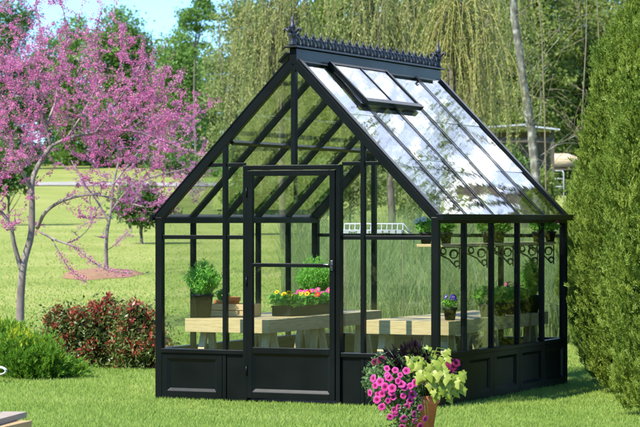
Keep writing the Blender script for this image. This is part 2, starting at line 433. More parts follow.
knee((-W + CP, 0), (BX0 - .02, 0), (0, -1)); knee((BX0 + .02, 0), (DX0, 0), (0, -1), True)
knee((DX1, 0), (BX1 - .02, 0), (0, -1), True); knee((BX1 + .02, 0), (-CP, 0), (0, -1))
ysd = [CP, .61, 1.22, 1.83, 2.44, L - CP]
for i in range(5):
    e0 = 0 if i == 0 else .018; e1 = 0 if i == 4 else .018
    knee((0, ysd[i] + e0), (0, ysd[i + 1] - e1), (1, 0))
    knee((-W, ysd[i + 1] - e1), (-W, ysd[i] + e0), (-1, 0))
xr = [-W + CP, -1.83, -1.22, -.61, -CP]
for i in range(4):
    e0 = 0 if i == 0 else .018; e1 = 0 if i == 3 else .018
    knee((xr[i + 1] - e1, L), (xr[i] + e0, L), (0, 1))
# sills
for a_, b_ in (((-W + CP, .022), (DX0, .022)), ((DX1, .022), (-CP, .022)), ((-W + CP, L - .022), (-CP, L - .022))):
    part(MB().box(a_[0], b_[0], a_[1] - .034, a_[1] + .034, HK - .035, HK), 'sill_rail')
for x in (-W + .022, -.022): part(MB().box(x - .034, x + .034, CP, L - CP, HK - .035, HK), 'sill_rail')
# wall glazing bars
def vbar(x, y, z0, z1, wx, wy): part(MB().box(x - wx / 2, x + wx / 2, y - wy / 2, y + wy / 2, z0, z1), 'glazing_bar', bevel=.003)
def zroof(x): return HE + (HR - HE) * (1 - abs(x + W / 2) / (W / 2))
for y in ysd[1:-1]:
    vbar(-.026, y, 0, HE - .03, .044, .032); vbar(-W + .026, y, 0, HE - .03, .044, .032)
for x in (BX0, BX1): vbar(x, .028, 0, zroof(x) - .05, .032, .048)
vbar(-1.22, .028, DH + .004, zroof(-1.22) - .08, .038, .05)
for x in (-1.83, -.61): vbar(x, L - .028, 0, zroof(x) - .05, .038, .052)
vbar(-1.22, L - .028, 0, zroof(-1.22) - .08, .038, .052)
# cross rails: front at 1.295, over the door; rear at 1.295
zt = 1.297
for a_, b_ in ((-W + CP, BX0 - .019), (BX0 + .019, DX0), (DX1, BX1 - .019), (BX1 + .019, -CP)):
    part(MB().box(a_, b_, .016, .044, zt - .016, zt + .016), 'cross_rail', bevel=.003)
for i in range(4):
    a_ = [-W + CP, -1.83 + .019, -1.22 + .019, -.61 + .019][i]; b_ = [-1.83 - .019, -1.22 - .019, -.61 - .019, -CP][i]
    part(MB().box(a_, b_, L - .044, L - .016, zt - .016, zt + .016), 'cross_rail', bevel=.003)
xg = (W / 2) * (HR - DH) / (HR - HE)
for a_, b_ in ((-1.22 - xg + .06, BX0 - .019), (BX0 + .019, DX0), (DX1, BX1 - .019), (BX1 + .019, -1.22 + xg - .06)):
    if b_ > a_ + .02: part(MB().box(a_, b_, .016, .044, DH - .008, DH + .022), 'cross_rail', bevel=.003)
# eave beams (left, right) and gutter lips
for sx, x in ((-1, -W), (1, 0)):
    b_ = MB(); c_ = x - sx * .03
    b_.box(min(c_ - .03, c_ + .03), max(c_ - .03, c_ + .03), CP, L - CP, HE - .06, HE - .01)
    part(b_, 'eave_beam')
    g = MB(); x0_, x1_ = (x + .003, x + .058) if sx > 0 else (x - .03, x - .003)
    g.box(x0_, x1_, -.035, L + .035, HE - .036, HE - .03)
    if sx > 0: g.box(x1_ - .006, x1_, -.035, L + .035, HE - .03, HE + .012)
    else: g.box(x0_, x0_ + .006, -.035, L + .035, HE - .03, HE + .012)
    g.box(x0_, x1_, -.041, -.035, HE - .036, HE + .012); g.box(x0_, x1_, L + .035, L + .041, HE - .036, HE + .012)
    part(g, 'gutter', bevel=.002)
# rafters
sl_ = math.atan2(HR - HE, W / 2)
for sx in (-1, 1):
    nrm = Vector((sx * math.sin(sl_), 0, math.cos(sl_))); dn = Vector((sx * math.cos(sl_), 0, -math.sin(sl_)))
    top = Vector((-W / 2, 0, HR)); ln = math.hypot(W / 2, HR - HE)
    for i, y in enumerate([.03, .61, 1.22, 1.83, 2.44, L - .03]):
        end = i in (0, 5); wd, dp = (.056, .064) if end else (.020, .045)
        p0 = top + dn * .03 + Vector((0, y, 0)) - nrm * dp * .5; p1 = top + dn * (ln - .005) + Vector((0, y, 0)) - nrm * dp * .5
        part(MB().bar(p0, p1, wd, dp, nrm), 'rafter')
        # capping strip outside the glass
        ch = .010 if end else .007
        c0 = top + dn * .05 + Vector((0, y, 0)) + nrm * ch; c1 = top + dn * (ln + .01) + Vector((0, y, 0)) + nrm * ch
        part(MB().bar(c0, c1, .058 if end else .010, .012 if end else .006, nrm), 'glazing_cap', bevel=.002)
    # purlin under the bars
    q = top + dn * ln * .5 - nrm * .066
    part(MB().bar(q + Vector((0, .06, 0)), q + Vector((0, L - .06, 0)), .03, .03, nrm), 'purlin', bevel=.003)
    # roof panes
    ye = [.061, .593 + .034, 1.22 + .017, 1.83 + .017, 2.44 + .017]; yf = [.593, 1.203, 1.813, 2.423, L - .061]
    for i in range(5):
        t0 = .46 if (sx > 0 and i in (1, 2)) else .05
        a_ = top + dn * t0; b2 = top + dn * (ln + .012); np_ = 2 if t0 > .3 else 3
        for q_ in range(np_):                       # lapped panes, each bedded a little differently
            u0, u1 = q_ / np_, (q_ + 1) / np_; ov = dn * (.02 if q_ < np_ - 1 else 0)
            g = MB(); mid = Vector((0, (ye[i] + yf[i]) / 2, 0)) - nrm * .003; w0, w1 = random.uniform(0, .002), random.uniform(.0045, .007)
            n_ = (nrm + Vector((0, random.uniform(-.004, .004), 0))).normalized()
            g.bar(a_.lerp(b2, u0) + mid + nrm * (w0 - .003), a_.lerp(b2, u1) + ov + mid + nrm * (w1 - .003), yf[i] - ye[i] + .016, .003, n_)
            part(g, 'roof_pane', RGLASS, bevel=0)
    # trim along the foot of the slope
    part(MB().bar(top + dn * (ln - .01) - nrm * .02 + Vector((0, .061, 0)), top + dn * (ln - .01) - nrm * .02 + Vector((0, L - .061, 0)), .03, .03, nrm), 'eave_trim', bevel=.002)
# roof vent on the right slope, hinged at the ridge and propped a little open
sx = 1; nrm = Vector((math.sin(sl_), 0, math.cos(sl_))); dn = Vector((math.cos(sl_), 0, -math.sin(sl_))); top = Vector((-W / 2, 0, HR))
op = math.radians(1.6)
dv = (dn * math.cos(op) + nrm * math.sin(op)).normalized(); nv = (nrm * math.cos(op) - dn * math.sin(op)).normalized()
h0 = top + dn * .055 + nrm * .018; VL = .43; y0, y1 = .56, 1.72
vent = MB()
vent.bar(h0 + Vector((0, y0 + .02, 0)), h0 + dv * VL + Vector((0, y0 + .02, 0)), .04, .035, nv)
vent.bar(h0 + Vector((0, y1 - .02, 0)), h0 + dv * VL + Vector((0, y1 - .02, 0)), .04, .035, nv)
vent.bar(h0 + dv * (VL + .02) + Vector((0, y0 - .01, 0)), h0 + dv * (VL + .02) + Vector((0, y1 + .01, 0)), .042, .044, nv)
vent.bar(h0 + dv * .016 + Vector((0, y0 + .04, 0)), h0 + dv * .016 + Vector((0, y1 - .04, 0)), .03, .03, nv)
vent.bar(h0 + dv * .031 + Vector((0, 1.14, 0)), h0 + dv * (VL - .002) + Vector((0, 1.14, 0)), .024, .028, nv)
vo = part(vent, 'roof_vent', bevel=.003)
for a_, b_ in ((y0 + .04, 1.128), (1.152, y1 - .04)):
    g = MB(); mid = Vector((0, (a_ + b_) / 2, 0)) + nv * .006
    g.bar(h0 + dv * .03 + mid, h0 + dv * VL + mid, b_ - a_, .004, nv); g.build('vent_pane', RGLASS, vo)
g = MB(); g.bar(top + dn * .45 - nrm * .012 + Vector((0, .63, 0)), top + dn * .45 - nrm * .012 + Vector((0, 1.81, 0)), .04, .03, nrm); part(g, 'vent_sill', bevel=.003)
for y in (.72, 1.6):
    g = MB(); g.tube([top + dn * .45 + nrm * .006 + Vector((0, y, 0)), h0 + dv * (VL - .03) - nv * .018 + Vector((0, y, 0))], .006, 6); part(g, 'vent_stay', bevel=0)
# ridge: beam, cap board, cresting and finials
part(MB().box(-1.22 - .03, -1.22 + .03, .0, L, HR - .07, HR + .055), 'ridge_beam')
part(MB().box(-1.22 - .055, -1.22 + .055, -.045, L + .045, HR + .056, HR + .070), 'ridge_cap', bevel=.003)
for sx in (-1, 1):
    nrm = Vector((sx * math.sin(sl_), 0, math.cos(sl_))); dn = Vector((sx * math.cos(sl_), 0, -math.sin(sl_)))
    p0 = Vector((-1.22, -.02, HR)) + dn * .065 + nrm * .045
    if sx < 0: part(MB().bar(p0, p0 + Vector((0, L + .04, 0)), .10, .02, nrm), 'ridge_flashing', bevel=.003)
cb = HR + .071
def crest():
    q = MB(); n = 21; sp = (L - .06) / n
    for i in range(n):
        y = .03 + sp * (i + .5); X_ = -1.22
        def c(dy, dz): return (X_, y + dy * sp, cb + dz)
        for s_ in (-1, 1):
            pts = []
            for j in range(9):                      # a C scroll curling outwards
                a = -PI / 2 + j / 8 * 1.55 * PI; rr = .031 - .0014 * j
                pts.append((X_, y + s_ * (sp * .24 + math.cos(a) * rr * .95 - .004), cb + .036 + math.sin(a) * rr))
            q.tube(pts, [.0075] * 7 + [.006, .005], 5)
            q.tube([c(s_ * .06, .0), c(s_ * .13, .03), c(s_ * .10, .052), c(0, .066)], [.008, .008, .007, .006], 5)
        q.tube([c(0, .0), c(0, .03), c(0, .055), c(0, .078), c(0, .098)], [.007, .014, .007, .012, .002], 6)
        q.tube([c(-.24, .064), c(-.12, .073), c(0, .066), c(.12, .073), c(.24, .064)], [.003, .007, .006, .007, .003], 5)
        q.tube([c(.5, 0), c(.5, .03), c(.5, .055), c(.5, .075)], [.009, .013, .009, .002], 5)
    q.box(-1.22 - .009, -1.22 + .009, .0, L, cb, cb + .008)
    return q
cm = crest(); cm.v = [(x, y, cb + (z - cb) * 1.3) for x, y, z in cm.v]
cr = part(cm, 'ridge_cresting', IRON, bevel=0)
for y in (-.005, L + .005):
    f = MB()
    K_ = 1.22
    f.lathe([(r_ * 1.25, z_ * K_) for r_, z_ in [(.02, 0), (.024, .012), (.016, .03), (.02, .06), (.03, .075), (.02, .088), (.012, .10), (.018, .115), (.022, .126), (.013, .14), (.009, .165), (.003, .205)]], 10, (-1.22, y, cb))
    for k in range(4):
        a = k * PI / 2; dx, dy = math.cos(a), math.sin(a)
        f.tube([(-1.22 + dx * r_, y + dy * r_, cb + z_ * K_) for r_, z_ in ((.014, .085), (.036, .098), (.058, .114), (.072, .104), (.066, .088))], [.010, .013, .011, .009, .006], 6)
    f.build('finial', IRON, gh)
# wall panes
def pane_y(y, pts, th=.004):
    g = MB(); n = len(pts)
    vs = [(x, y - th / 2, z) for x, z in pts] + [(x, y + th / 2, z) for x, z in pts]
    g.add(vs, [tuple(range(n - 1, -1, -1)), tuple(range(n, 2 * n))] + [(i, (i + 1) % n, n + (i + 1) % n, n + i) for i in range(n)])
    g.build('glass_pane', GLASS, gh)
def gable_cols(y, xs, cuts):
    for i in range(len(xs) - 1):
        a_, b_ = xs[i]; 
for y, cols in ((.030, [(-W + CP, BX0 - .019, HK), (BX0 + .019, DX0, HK), (DX0 + .002, -1.239, DH + .022), (-1.201, DX1 - .002, DH + .022), (DX1, BX1 - .019, HK), (BX1 + .019, -CP, HK)]),
                (L - .030, [(-W + CP, -1.849, HK), (-1.811, -1.239, HK), (-1.201, -.629, HK), (-.591, -CP, HK)])):
    for a_, b_, z0 in cols:
        zs = [z0]
        if z0 < 1: zs.append(zt)
        lim = lambda x: zroof(x) - .075
        lo = z0
        if z0 < 1:
            z1_ = zt - .016
            pane_y(y, [(a_, lo), (b_, lo), (b_, z1_), (a_, z1_)]); lo = zt + .016
        pane_y(y, [(a_, lo), (b_, lo), (b_, max(lo + .01, lim(b_))), (a_, max(lo + .01, lim(a_)))])
for x in (-.028, -W + .028):
    for i in range(5):
        e0 = 0 if i == 0 else .018; e1 = 0 if i == 4 else .018
        g = MB(); g.box(x - .002, x + .002, ysd[i] + e0, ysd[i + 1] - e1, HK, HE - .06); g.build('glass_pane', GLASS, gh)
# door frame and door
fr = MB(); fw = .036
fr.box(DX0, DX0 + fw, -.022, .05, 0, DH); fr.box(DX1 - fw, DX1, -.022, .05, 0, DH); fr.box(DX0 + fw, DX1 - fw, -.022, .05, DH - fw, DH)
part(fr, 'door_frame')
d = MB(); a_, b_ = DX0 + fw + .004, DX1 - fw - .004; st = .046; t0, t1 = -.03, .012
d.box(a_, a_ + st, t0, t1, .035, DH - fw - .004); d.box(b_ - st, b_, t0, t1, .035, DH - fw - .004)
zm = [(.035, .085), (.385, .435), (1.065, 1.095), (DH - fw - .004 - .045, DH - fw - .004)]
for z0, z1 in zm: d.box(a_ + st, b_ - st, t0, t1, z0, z1)
do = part(d, 'door', bevel=.004)
kp = MB(); kp.box(a_ + st, b_ - st, -.012, .004, .085, .385)
c = .022; O = [(a_ + st, .085), (b_ - st, .085), (b_ - st, .385), (a_ + st, .385)]; I = [(a_ + st + c, .085 + c), (b_ - st - c, .085 + c), (b_ - st - c, .385 - c), (a_ + st + c, .385 - c)]
kp.add([(x, -.026, z) for x, z in O] + [(x, -.0125, z) for x, z in I], [(i, (i + 1) % 4, 4 + (i + 1) % 4, 4 + i) for i in range(4)])
kp.build('kick_panel', BLACK, do)
for z0, z1 in ((.435, 1.065), (1.095, zm[3][0])):
    g = MB(); g.box(a_ + st, b_ - st, -.009, -.005, z0, z1); g.build('door_pane', GLASS, do)
hd = MB(); xh = b_ - st / 2
hd.box(xh - .010, xh + .010, -.038, -.030, 1.04, 1.12); hd.tube([(xh, -.04, 1.085), (xh, -.065, 1.085), (xh - .012, -.070, 1.087), (xh - .055, -.070, 1.09)], [.006, .006, .007, .006], 8)
hd.build('handle', STEEL, do, .002)
for z in (.25, .95, 1.65):
    hg = MB(); hg.tube([(DX0 + fw + .002, -.034, z - .04), (DX0 + fw + .002, -.034, z + .04)], .007, 8); hg.build('hinge', BLACK, do)

# ------------------------------------------------------------------ benches
def bench(x0, x1, y0, y1, label):
    zt_ = .64; w_ = x1 - x0; l_ = y1 - y0
    t = thing('potting_bench', label, 'bench', GL(x0, y0, .012), -YAW)
    h = zt_ - .012
    n = 6; bw = (w_ - .044) / n
    tp = MB()
    for i in range(n): tp.box(.022 + i * bw + .003, .022 + (i + 1) * bw - .003, .025, l_ - .025, h - .028, h - .002)
    tp.build('bench_top', PINEY, t, .002)
    fx = MB(); fx.box(0, w_, 0, .024, h - .108, h); fx.build('end_board', PINE, t, .002)
    fx = MB(); fx.box(0, w_, l_ - .024, l_, h - .108, h); fx.build('end_board', PINE, t, .002)
    fx = MB(); fx.box(0, .021, .025, l_ - .025, h - .108, h - .001); fx.build('side_board', PINEY, t, .002)
    fx = MB(); fx.box(w_ - .021, w_, .025, l_ - .025, h - .108, h - .001); fx.build('side_board', PINEY, t, .002)
    for yy in (.22, l_ * .5, l_ - .22):
        for sx_, xx in ((-1, .10), (1, w_ - .10)):
            for sgn in (-1, 1):
                lg = MB(); lg.bar((xx, yy + sgn * .04, h - .03), (xx + sx_ * .03, yy + sgn * .19, 0.005), .036, .058, (1, 0, 0)); lg.build('leg', PINEZ, t, .003)
    return t
bench(-2.275, -1.53, .2, 2.5, 'long pale pine bench along the left glass wall carrying the crate and planter')
bench(-.825, -.11, .5, 2.86, 'long pale pine bench along the right glass wall under the hanging shelf')

# ------------------------------------------------------------------ shelf with scroll brackets
sh = thing('wall_shelf', 'narrow pale wooden shelf on black scroll brackets fixed to the right glass wall', 'shelf', GL(0, 0, 0), -YAW)
MB().box(-.30, -.058, .3, 2.9, 1.224, 1.246).build('shelf_board', PINEY, sh, .003)
for y in (.61, 1.22, 1.83, 2.44, 2.86):
    q = MB()
    q.bar((-.062, y, 1.05), (-.062, y, 1.22), .014, .006, (1, 0, 0)); q.bar((-.285, y, 1.218), (-.062, y, 1.218), .014, .006)
    for cx, cz, R, s_ in ((-.11, 1.165, .038, 1), (-.20, 1.188, .028, -1), (-.085, 1.09, .026, 1), (-.27, 1.198, .017, 1)):
        pts = [(cx + math.cos(a) * R * (1 - .1 * a / PI), y, cz + s_ * math.sin(a) * R * (1 - .1 * a / PI)) for a in np.linspace(0, 3.2 * PI, 26)]
        q.tube(pts, .0055, 5)
    q.tube([(-.30, y, 1.21), (-.24, y, 1.165), (-.15, y, 1.125), (-.085, y, 1.06)], .0065, 5)
    q.build('bracket', IRON, sh)

# ------------------------------------------------------------------ pots and plants
def pot_mb(r0, r1, h, rim=.012, rimh=.02):
    return MB().lathe([(r0 * .6, 0), (r0, .0), (r1 - .004, h - rimh), (r1 + rim * .3, h - rimh), (r1 + rim * .4, h), (r1 - .006, h), (r1 - .012, h - .02), (0.0001, h - .022)], 24)
def bloom_mesh(r, seed, lobes=5, deep=.35):
    q = MB(); n = lobes * 6; rings = [.12, .45, .8, 1.0]; vs = [(0, 0, -deep * r)]
    for k, f_ in enumerate(rings):
        for j in range(n):
            a = 2 * PI * j / n; lob = 1 - .13 * f_ * (1 - abs(math.cos(a * lobes / 2)) ** .6)
            ruf = .05 * r * f_ * math.sin(a * lobes * 2 + seed)
            rr = r * f_ * lob; vs.append((rr * math.cos(a), rr * math.sin(a), -deep * r * (1 - f_) ** 2 + ruf * .6 - .12 * r * (f_ > .9)))
    fs = [(0, 1 + (j + 1) % n, 1 + j)[::-1] for j in range(n)]
    for k in range(3):
        for j in range(n): fs.append((1 + k * n + j, 1 + k * n + (j + 1) % n, 1 + (k + 1) * n + (j + 1) % n, 1 + (k + 1) * n + j))
    q.add(vs, fs, True)
    me = bpy.data.meshes.new('bloom'); me.from_pydata(q.v, [], q.f); me.update(); me.polygons.foreach_set('use_smooth', [True] * len(q.f))
    return me
BMESH = {}
def bloom(parent, kind, loc, nrm, r=.03, name='bloom'):
    key = (kind, round(r, 3))
    if key not in BMESH:
        me = bloom_mesh(r, len(BMESH)); me.materials.append(BM[kind]); BMESH[key] = me
    o = bpy.data.objects.new(name, BMESH[key]); COL.objects.link(o); o.parent = parent; o.location = loc
    q = Vector(nrm).to_track_quat('Z', 'Y') @ Quaternion((0, 0, 1), random.uniform(0, 6.28)); o.rotation_euler = q.to_euler()
    k_ = random.uniform(.78, 1.18); o.scale = (k_, k_ * random.uniform(.85, 1), k_)
    return o
def gl_pot(name, label, cat, x, y, z, r0, r1, h, mat=POTBLK, group=None):
    t = thing(name, label, cat, GL(x, y, z), -YAW + random.uniform(-.3, .3), group)
    pot_mb(r0, r1, h).build('pot', mat, t); MB().lathe([(r1 - .014, h - .02), (r1 * .5, h - .014), (.0001, h - .012)], 20).build('soil', SOIL, t)
    return t
def leafy(t, h0, rad, hgt, n, size, mat, aspect=.5, name='foliage', up=.35):
    p = rng.normal(size=(n, 3)); p = unit(p) * (rng.uniform(0.1, 1, (n, 1)) ** .5) * [rad, rad, hgt * .5]; p[:, 2] += h0 + hgt * .45
    stem = MB()
    for i in range(9):
        a = random.uniform(0, 6.28); rr = rad * random.uniform(.2, .8)
        stem.tube([(math.cos(a) * .01, math.sin(a) * .01, h0 - .015), (math.cos(a) * rr * .5, math.sin(a) * rr * .5, h0 + hgt * .3), (math.cos(a) * rr, math.sin(a) * rr, h0 + hgt * .7)], [.003, .0025, .0015], 4)
    stem.build('stems', LF['plant'], t)
    return polys(name, leaves(p, size, aspect, (0, 0, 1), up), mat, t)
def fern(t, h0, rad, hgt, n=260, per=22):
    """feathery plume: fine strands with needle leaflets"""
    out = []; st = MB()
    for i in range(n):
        a = random.uniform(0, 6.28); f_ = random.random() ** .6; tilt = f_ * rad; hh = hgt * (1 - .45 * f_ ** 2) * random.uniform(.6, 1.02)
        e = Vector((math.cos(a) * tilt, math.sin(a) * tilt, h0 + hh)); m_ = Vector((math.cos(a) * tilt * .75, math.sin(a) * tilt * .75, h0 + hh * .45)); s_ = Vector((math.cos(a) * .015, math.sin(a) * .015, h0 - .02))
        tt = rng.uniform(.15, 1, per)[:, None]
        pts = np.array(s_) * (1 - tt) ** 2 + 2 * np.array(m_) * tt * (1 - tt) + np.array(e) * tt ** 2
        out.append(pts + rng.normal(scale=.010, size=pts.shape))
        if i % 6 == 0: st.tube([s_, m_ * .5 + (s_ + e) * .25, e], [.002, .0018, .001], 3)
    st.build('stems', LF['fern'], t)
    return polys('foliage', leaves(np.concatenate(out), .036, .17, (0, 0, 1), .45), LF['fern'], t)
ZB = .6405
t = gl_pot('potted_fern', 'feathery bright green fern in a black pot at the front of the left bench', 'potted plant', lx(203, .42), .42, ZB, .062, .085, .19); fern(t, .18, .16, .30)
t = gl_pot('potted_fern', 'feathery green fern standing behind the flower planter, seen through the door', 'potted plant', lx(316, 2.1), 2.1, ZB, .07, .095, .16); fern(t, .15, .19, .34, 320)
t = gl_pot('potted_fern', 'tall narrow fern at the far end of the right bench', 'potted plant', lx(531, 2.55), 2.55, ZB, .06, .085, .15); fern(t, .14, .10, .36, 220)
# crate
cx_, cyl = lx(234, .72), .72
cr_ = thing('wooden_crate', 'low pale wooden crate on the left bench beside the black fern pot', 'crate', GL(cx_, cyl, ZB), -YAW)
for y_ in (-.12, .11): 
    q = MB(); q.box(-.19, .19, y_, y_ + .012, .004, .05); q.box(-.19, .19, y_, y_ + .012, .056, .105); q.build('side_slats', CRATEW, cr_, .002)
for x_ in (-.189, .177):
    q = MB(); q.box(x_, x_ + .012, -.107, .109, .002, .104); q.build('end_panel', CRATEW, cr_, .002)
MB().box(-.176, .176, -.107, .109, .0, .008).build('base', CRATEW, cr_)
for u_, dy, lab in ((232.5, .0, 'orange clay pot standing in the wooden crate, nearer the door'), (222, .05, 'orange clay pot with green leaves in the wooden crate, nearer the fern')):
    yy = cyl + dy; t = thing('clay_pot', lab, 'flower pot', GL(lx(u_, yy), yy, ZB + .009), 0, 'orange clay pots in the crate')
    pot_mb(.045, .062, .15 if u_ > 230 else .12, .016, .03).build('pot', ORANGE, t)
    if u_ < 230: leafy(t, .12, .07, .09, 90, .045, LF['plant'])
# planter of primroses
pl = thing('flower_planter', 'long black planter of yellow, red and pink flowers on the left bench', 'planter', GL(-1.76, .92, ZB), -YAW)
q = MB(); lw, ll, hh = .17, .92, .085
for z0, z1, i_ in ((0, .07, 0), (.07, hh, .006)):
    q.box(-lw / 2 - i_, lw / 2 + i_, -i_, ll + i_, z0, z1)
q.build('trough', POTBLK, pl, .004)
p = np.c_[rng.uniform(-lw / 2 - .03, lw / 2 + .03, 900), rng.uniform(-.04, ll + .03, 900), rng.uniform(hh + .004, hh + .085, 900)]
polys('foliage', leaves(p, .055, .55, (0, 0, 1), .3), LF['plant'], pl)
for kind, ya, yb, n in (('yellow', .0, .24, 9), ('pink', .25, .42, 6), ('red', .40, .56, 6), ('pink', .60, .90, 10)):
    for i in range(n):
        bloom(pl, kind, (random.uniform(-lw / 2, lw / 2 + .05), random.uniform(ya, yb), hh + random.uniform(.06, .12)), (random.uniform(-.5, .6), random.uniform(-1, -.3), random.uniform(.3, .9)), .026)
# right bench pots
def flower_pot(u, y, z, kind, label, r=.055, h=.095, nb=6, fol=.09, hg=.10, lsz=.05, nl=170, group=None):
    t = gl_pot('flower_pot' if kind else 'potted_plant', label, 'potted plant', lx(u, y), y, z, r * .72, r, h, POTBLK, group)
    leafy(t, h, fol, hg, nl, lsz, LF['plant'])
    for i in range(nb if kind else 0):
        a = random.uniform(0, 6.28); rr = fol * random.uniform(.1, .9)
        bloom(t, kind, (math.cos(a) * rr, math.sin(a) * rr, h + hg * random.uniform(.75, 1.15)), (math.cos(a) * .6 + .1, math.sin(a) * .6 - .5, .6), .026)
    return t
flower_pot(450, .78, ZB, 'blue', 'violet blue pansies in a small black pot near the front of the right bench', .055, .10, 7, .065, .085, .04)
flower_pot(486, 1.5, ZB, None, 'leafy green plant in a black pot midway along the right bench, nearer the pansies', .06, .11, 0, .11, .15, .07)
flower_pot(500, 1.72, ZB, None, 'leafy plant in a black pot on the right bench, nearer the red flowers', .06, .11, 0, .10, .13, .06)
flower_pot(511, 2.05, ZB, 'pink', 'pink flowering plant in a black pot on the right bench beside the red flowered one', .06, .11, 7, .09, .15, .05)
flower_pot(521, 2.3, ZB, 'red', 'red flowering plant in a black pot on the right bench beside the tall fern', .055, .11, 6, .08, .11, .05)
ZS = 1.2465
flower_pot(426, .46, ZS, 'white', 'white flowering plant in a black pot at the near end of the hanging shelf', .05, .09, 4, .085, .11, .05)
flower_pot(446, .74, ZS, 'pink', 'pink red geranium in a black pot on the hanging shelf beside the white flowers', .05, .09, 6, .085, .13, .05)
flower_pot(488, 1.5, ZS, None, 'leafy plant in the middle of the hanging shelf, left of its pair', .05, .09, 0, .10, .14, .06)
flower_pot(499, 1.72, ZS, 'pink', 'green plant with a few pink flowers on the hanging shelf, right of its pair', .05, .09, 2, .10, .12, .06)
flower_pot(538, 2.46, ZS, None, 'green plant in a black pot near the far end of the hanging shelf', .05, .09, 0, .08, .12, .05)
flower_pot(550, 2.72, ZS, 'pink', 'pink geranium in a black pot at the far end of the hanging shelf', .05, .09, 7, .08, .11, .05)

# ------------------------------------------------------------------ terracotta pot of petunias in front
PD = 15.5; pc = G(415.5, PD)
tp = thing('petunia_pot', 'terracotta pot on the lawn overflowing with pink petunias and lime green leaves', 'flower pot', pc)
PHh = .315
MB().lathe([(.07, 0), (.10, 0), (.142, PHh - .055), (.150, PHh - .055), (.156, PHh - .045), (.160, PHh), (.148, PHh), (.138, PHh - .03), (.0001, PHh - .035)], 40).build('pot', TERRA, tp)
MB().lathe([(.137, PHh - .032), (.08, PHh - .02), (.0001, PHh - .015)], 24).build('soil', SOIL, tp)
k = PD / F
def pp(u, v, dy=0): return np.array([(u - 415.5) * k, dy, (220.67 - v) * k + CAMZ])
# trailing grey-green petunia foliage: a mound on the left that spills over the rim
pts = []
for i in range(3600):
    u = rng.normal(397, 20); v = rng.normal(378, 17)
    e = ((u - 396) / 36) ** 2 + ((v - 380) / 30) ** 2
    if e < 1 * rng.uniform(.55, 1.1): pts.append(pp(u, v, -.02 - .24 * math.sqrt(max(0, 1 - e)) * rng.uniform(.1, 1) + .06))
for i in range(1300):
    u = rng.normal(405, 9); v = rng.normal(403, 13)
    if v < 432 and u < 420: pts.append(pp(u, v, -.19 + rng.uniform(-.05, .05)))
for i in range(1500):                                       # behind, rounding the clump
    a = rng.uniform(0, PI); pts.append(np.array([rng.normal(0, .16), abs(rng.normal(0, .11)), PHh + .02 + abs(rng.normal(0, .07))]))
pts = [q_ for q_ in pts if q_[0] < .20 and q_[0] > -.34]
polys('petunia_foliage', leaves(np.array(pts), .030, .42, (0, -.3, .3), .3), LF['trail'], tp)
st = MB()
for i in range(40):
    u, v = random.uniform(364, 430), random.uniform(352, 424); e = pp(u, v, -random.uniform(.1, .25))
    st.tube([(random.uniform(-.06, .06), random.uniform(-.06, .06), PHh - .02), (e[0] * .6, e[1] * .6 - .03, max(PHh + .08, e[2] + .06)), tuple(e)], [.003, .0025, .0015], 4)
st.build('stems', LF['trail'], tp)
BL = [(379, 379), (388, 375), (397, 378), (405, 368), (391, 385), (381, 391), (399, 372), (369, 391), (377, 392), (394, 367.5), (386, 372), (392, 394), (390, 389), (403, 384), (409, 383), (400, 381),
      (414.5, 380), (423, 379), (419, 405), (409, 398), (402, 393), (403, 416), (394, 411), (381, 404), (393, 408), (424, 416), (419, 423), (413, 411), (398, 404), (387, 398), (411, 392), (401, 424), (374, 383), (384, 384), (386, 366), (376, 397), (406, 404), (414, 418), (389, 414), (372, 376)]
for u, v in BL:
    dx = (u - 398) / 34; dz = (380 - v) / 34
    e = min(1, ((u - 396) / 36) ** 2 + ((v - 380) / 30) ** 2)
    dy = -.03 - .25 * math.sqrt(max(0.08, 1 - e)) if v < 396 else -.235
    bloom(tp, 'petunia', pp(u, v, dy), (dx * .8 + random.uniform(-.45, .45), -1, dz * .5 + .25 + random.uniform(-.1, .2)), .0255, 'petunia_bloom')
for u, v in [(449, 361), (453, 366), (447, 369), (451, 371), (436, 369), (433, 366), (456, 362), (375, 361), (381, 359)]:
    bloom(tp, 'burg', pp(u, v, -.10 + random.uniform(-.04, .04)), (random.uniform(-.2, .6), -1, random.uniform(.1, .6)), .026, 'burgundy_bloom')
# chartreuse sweet potato vine: big lobed leaves
q = MB()
def vine_leaf(c, ax, nr, s):
    ax = Vector(ax).normalized(); nr = Vector(nr).normalized(); sd = ax.cross(nr).normalized(); nr = sd.cross(ax)
    prof = [(-.15, 0), (-.30, .22), (-.18, .50), (.10, .40), (.22, .60), (.40, .34), (.68, .20), (1.0, 0)]
    vs = [c]; 
    for x_, y_ in prof[1:]: vs.append(c + ax * x_ * s + sd * y_ * s - nr * (.34 * abs(y_) + .30 * max(0, x_) ** 2 - .10 * math.sin(9 * x_) * abs(y_)) * s)
    n1 = len(vs)
    for x_, y_ in reversed(prof[1:-1]): vs.append(c + ax * x_ * s - sd * y_ * s - nr * (.34 * abs(y_) + .30 * max(0, x_) ** 2 - .10 * math.sin(9 * x_) * abs(y_)) * s)
    vs.append(c + ax * .35 * s); ce = len(vs) - 1; rim = list(range(0, ce))
    q.add(vs, [(ce, rim[i], rim[(i + 1) % len(rim)]) for i in range(len(rim))], True)
VL_ = [(428, 352), (420, 357), (434, 358), (424, 365), (440, 364), (446, 376), (436, 376), (452, 382), (443, 388), (457, 384), (430, 384), (447, 393), (456, 394), (450, 399), (441, 372), (461, 378), (417, 366), (445, 355), (433, 391), (459, 389), (428, 373), (415, 361), (437, 383), (421, 377), (450, 389)]
VL_ = VL_ + [(u + random.uniform(-6, 6), v + random.uniform(-5, 4)) for _ in (0, 1) for u, v in VL_ if v < 392]
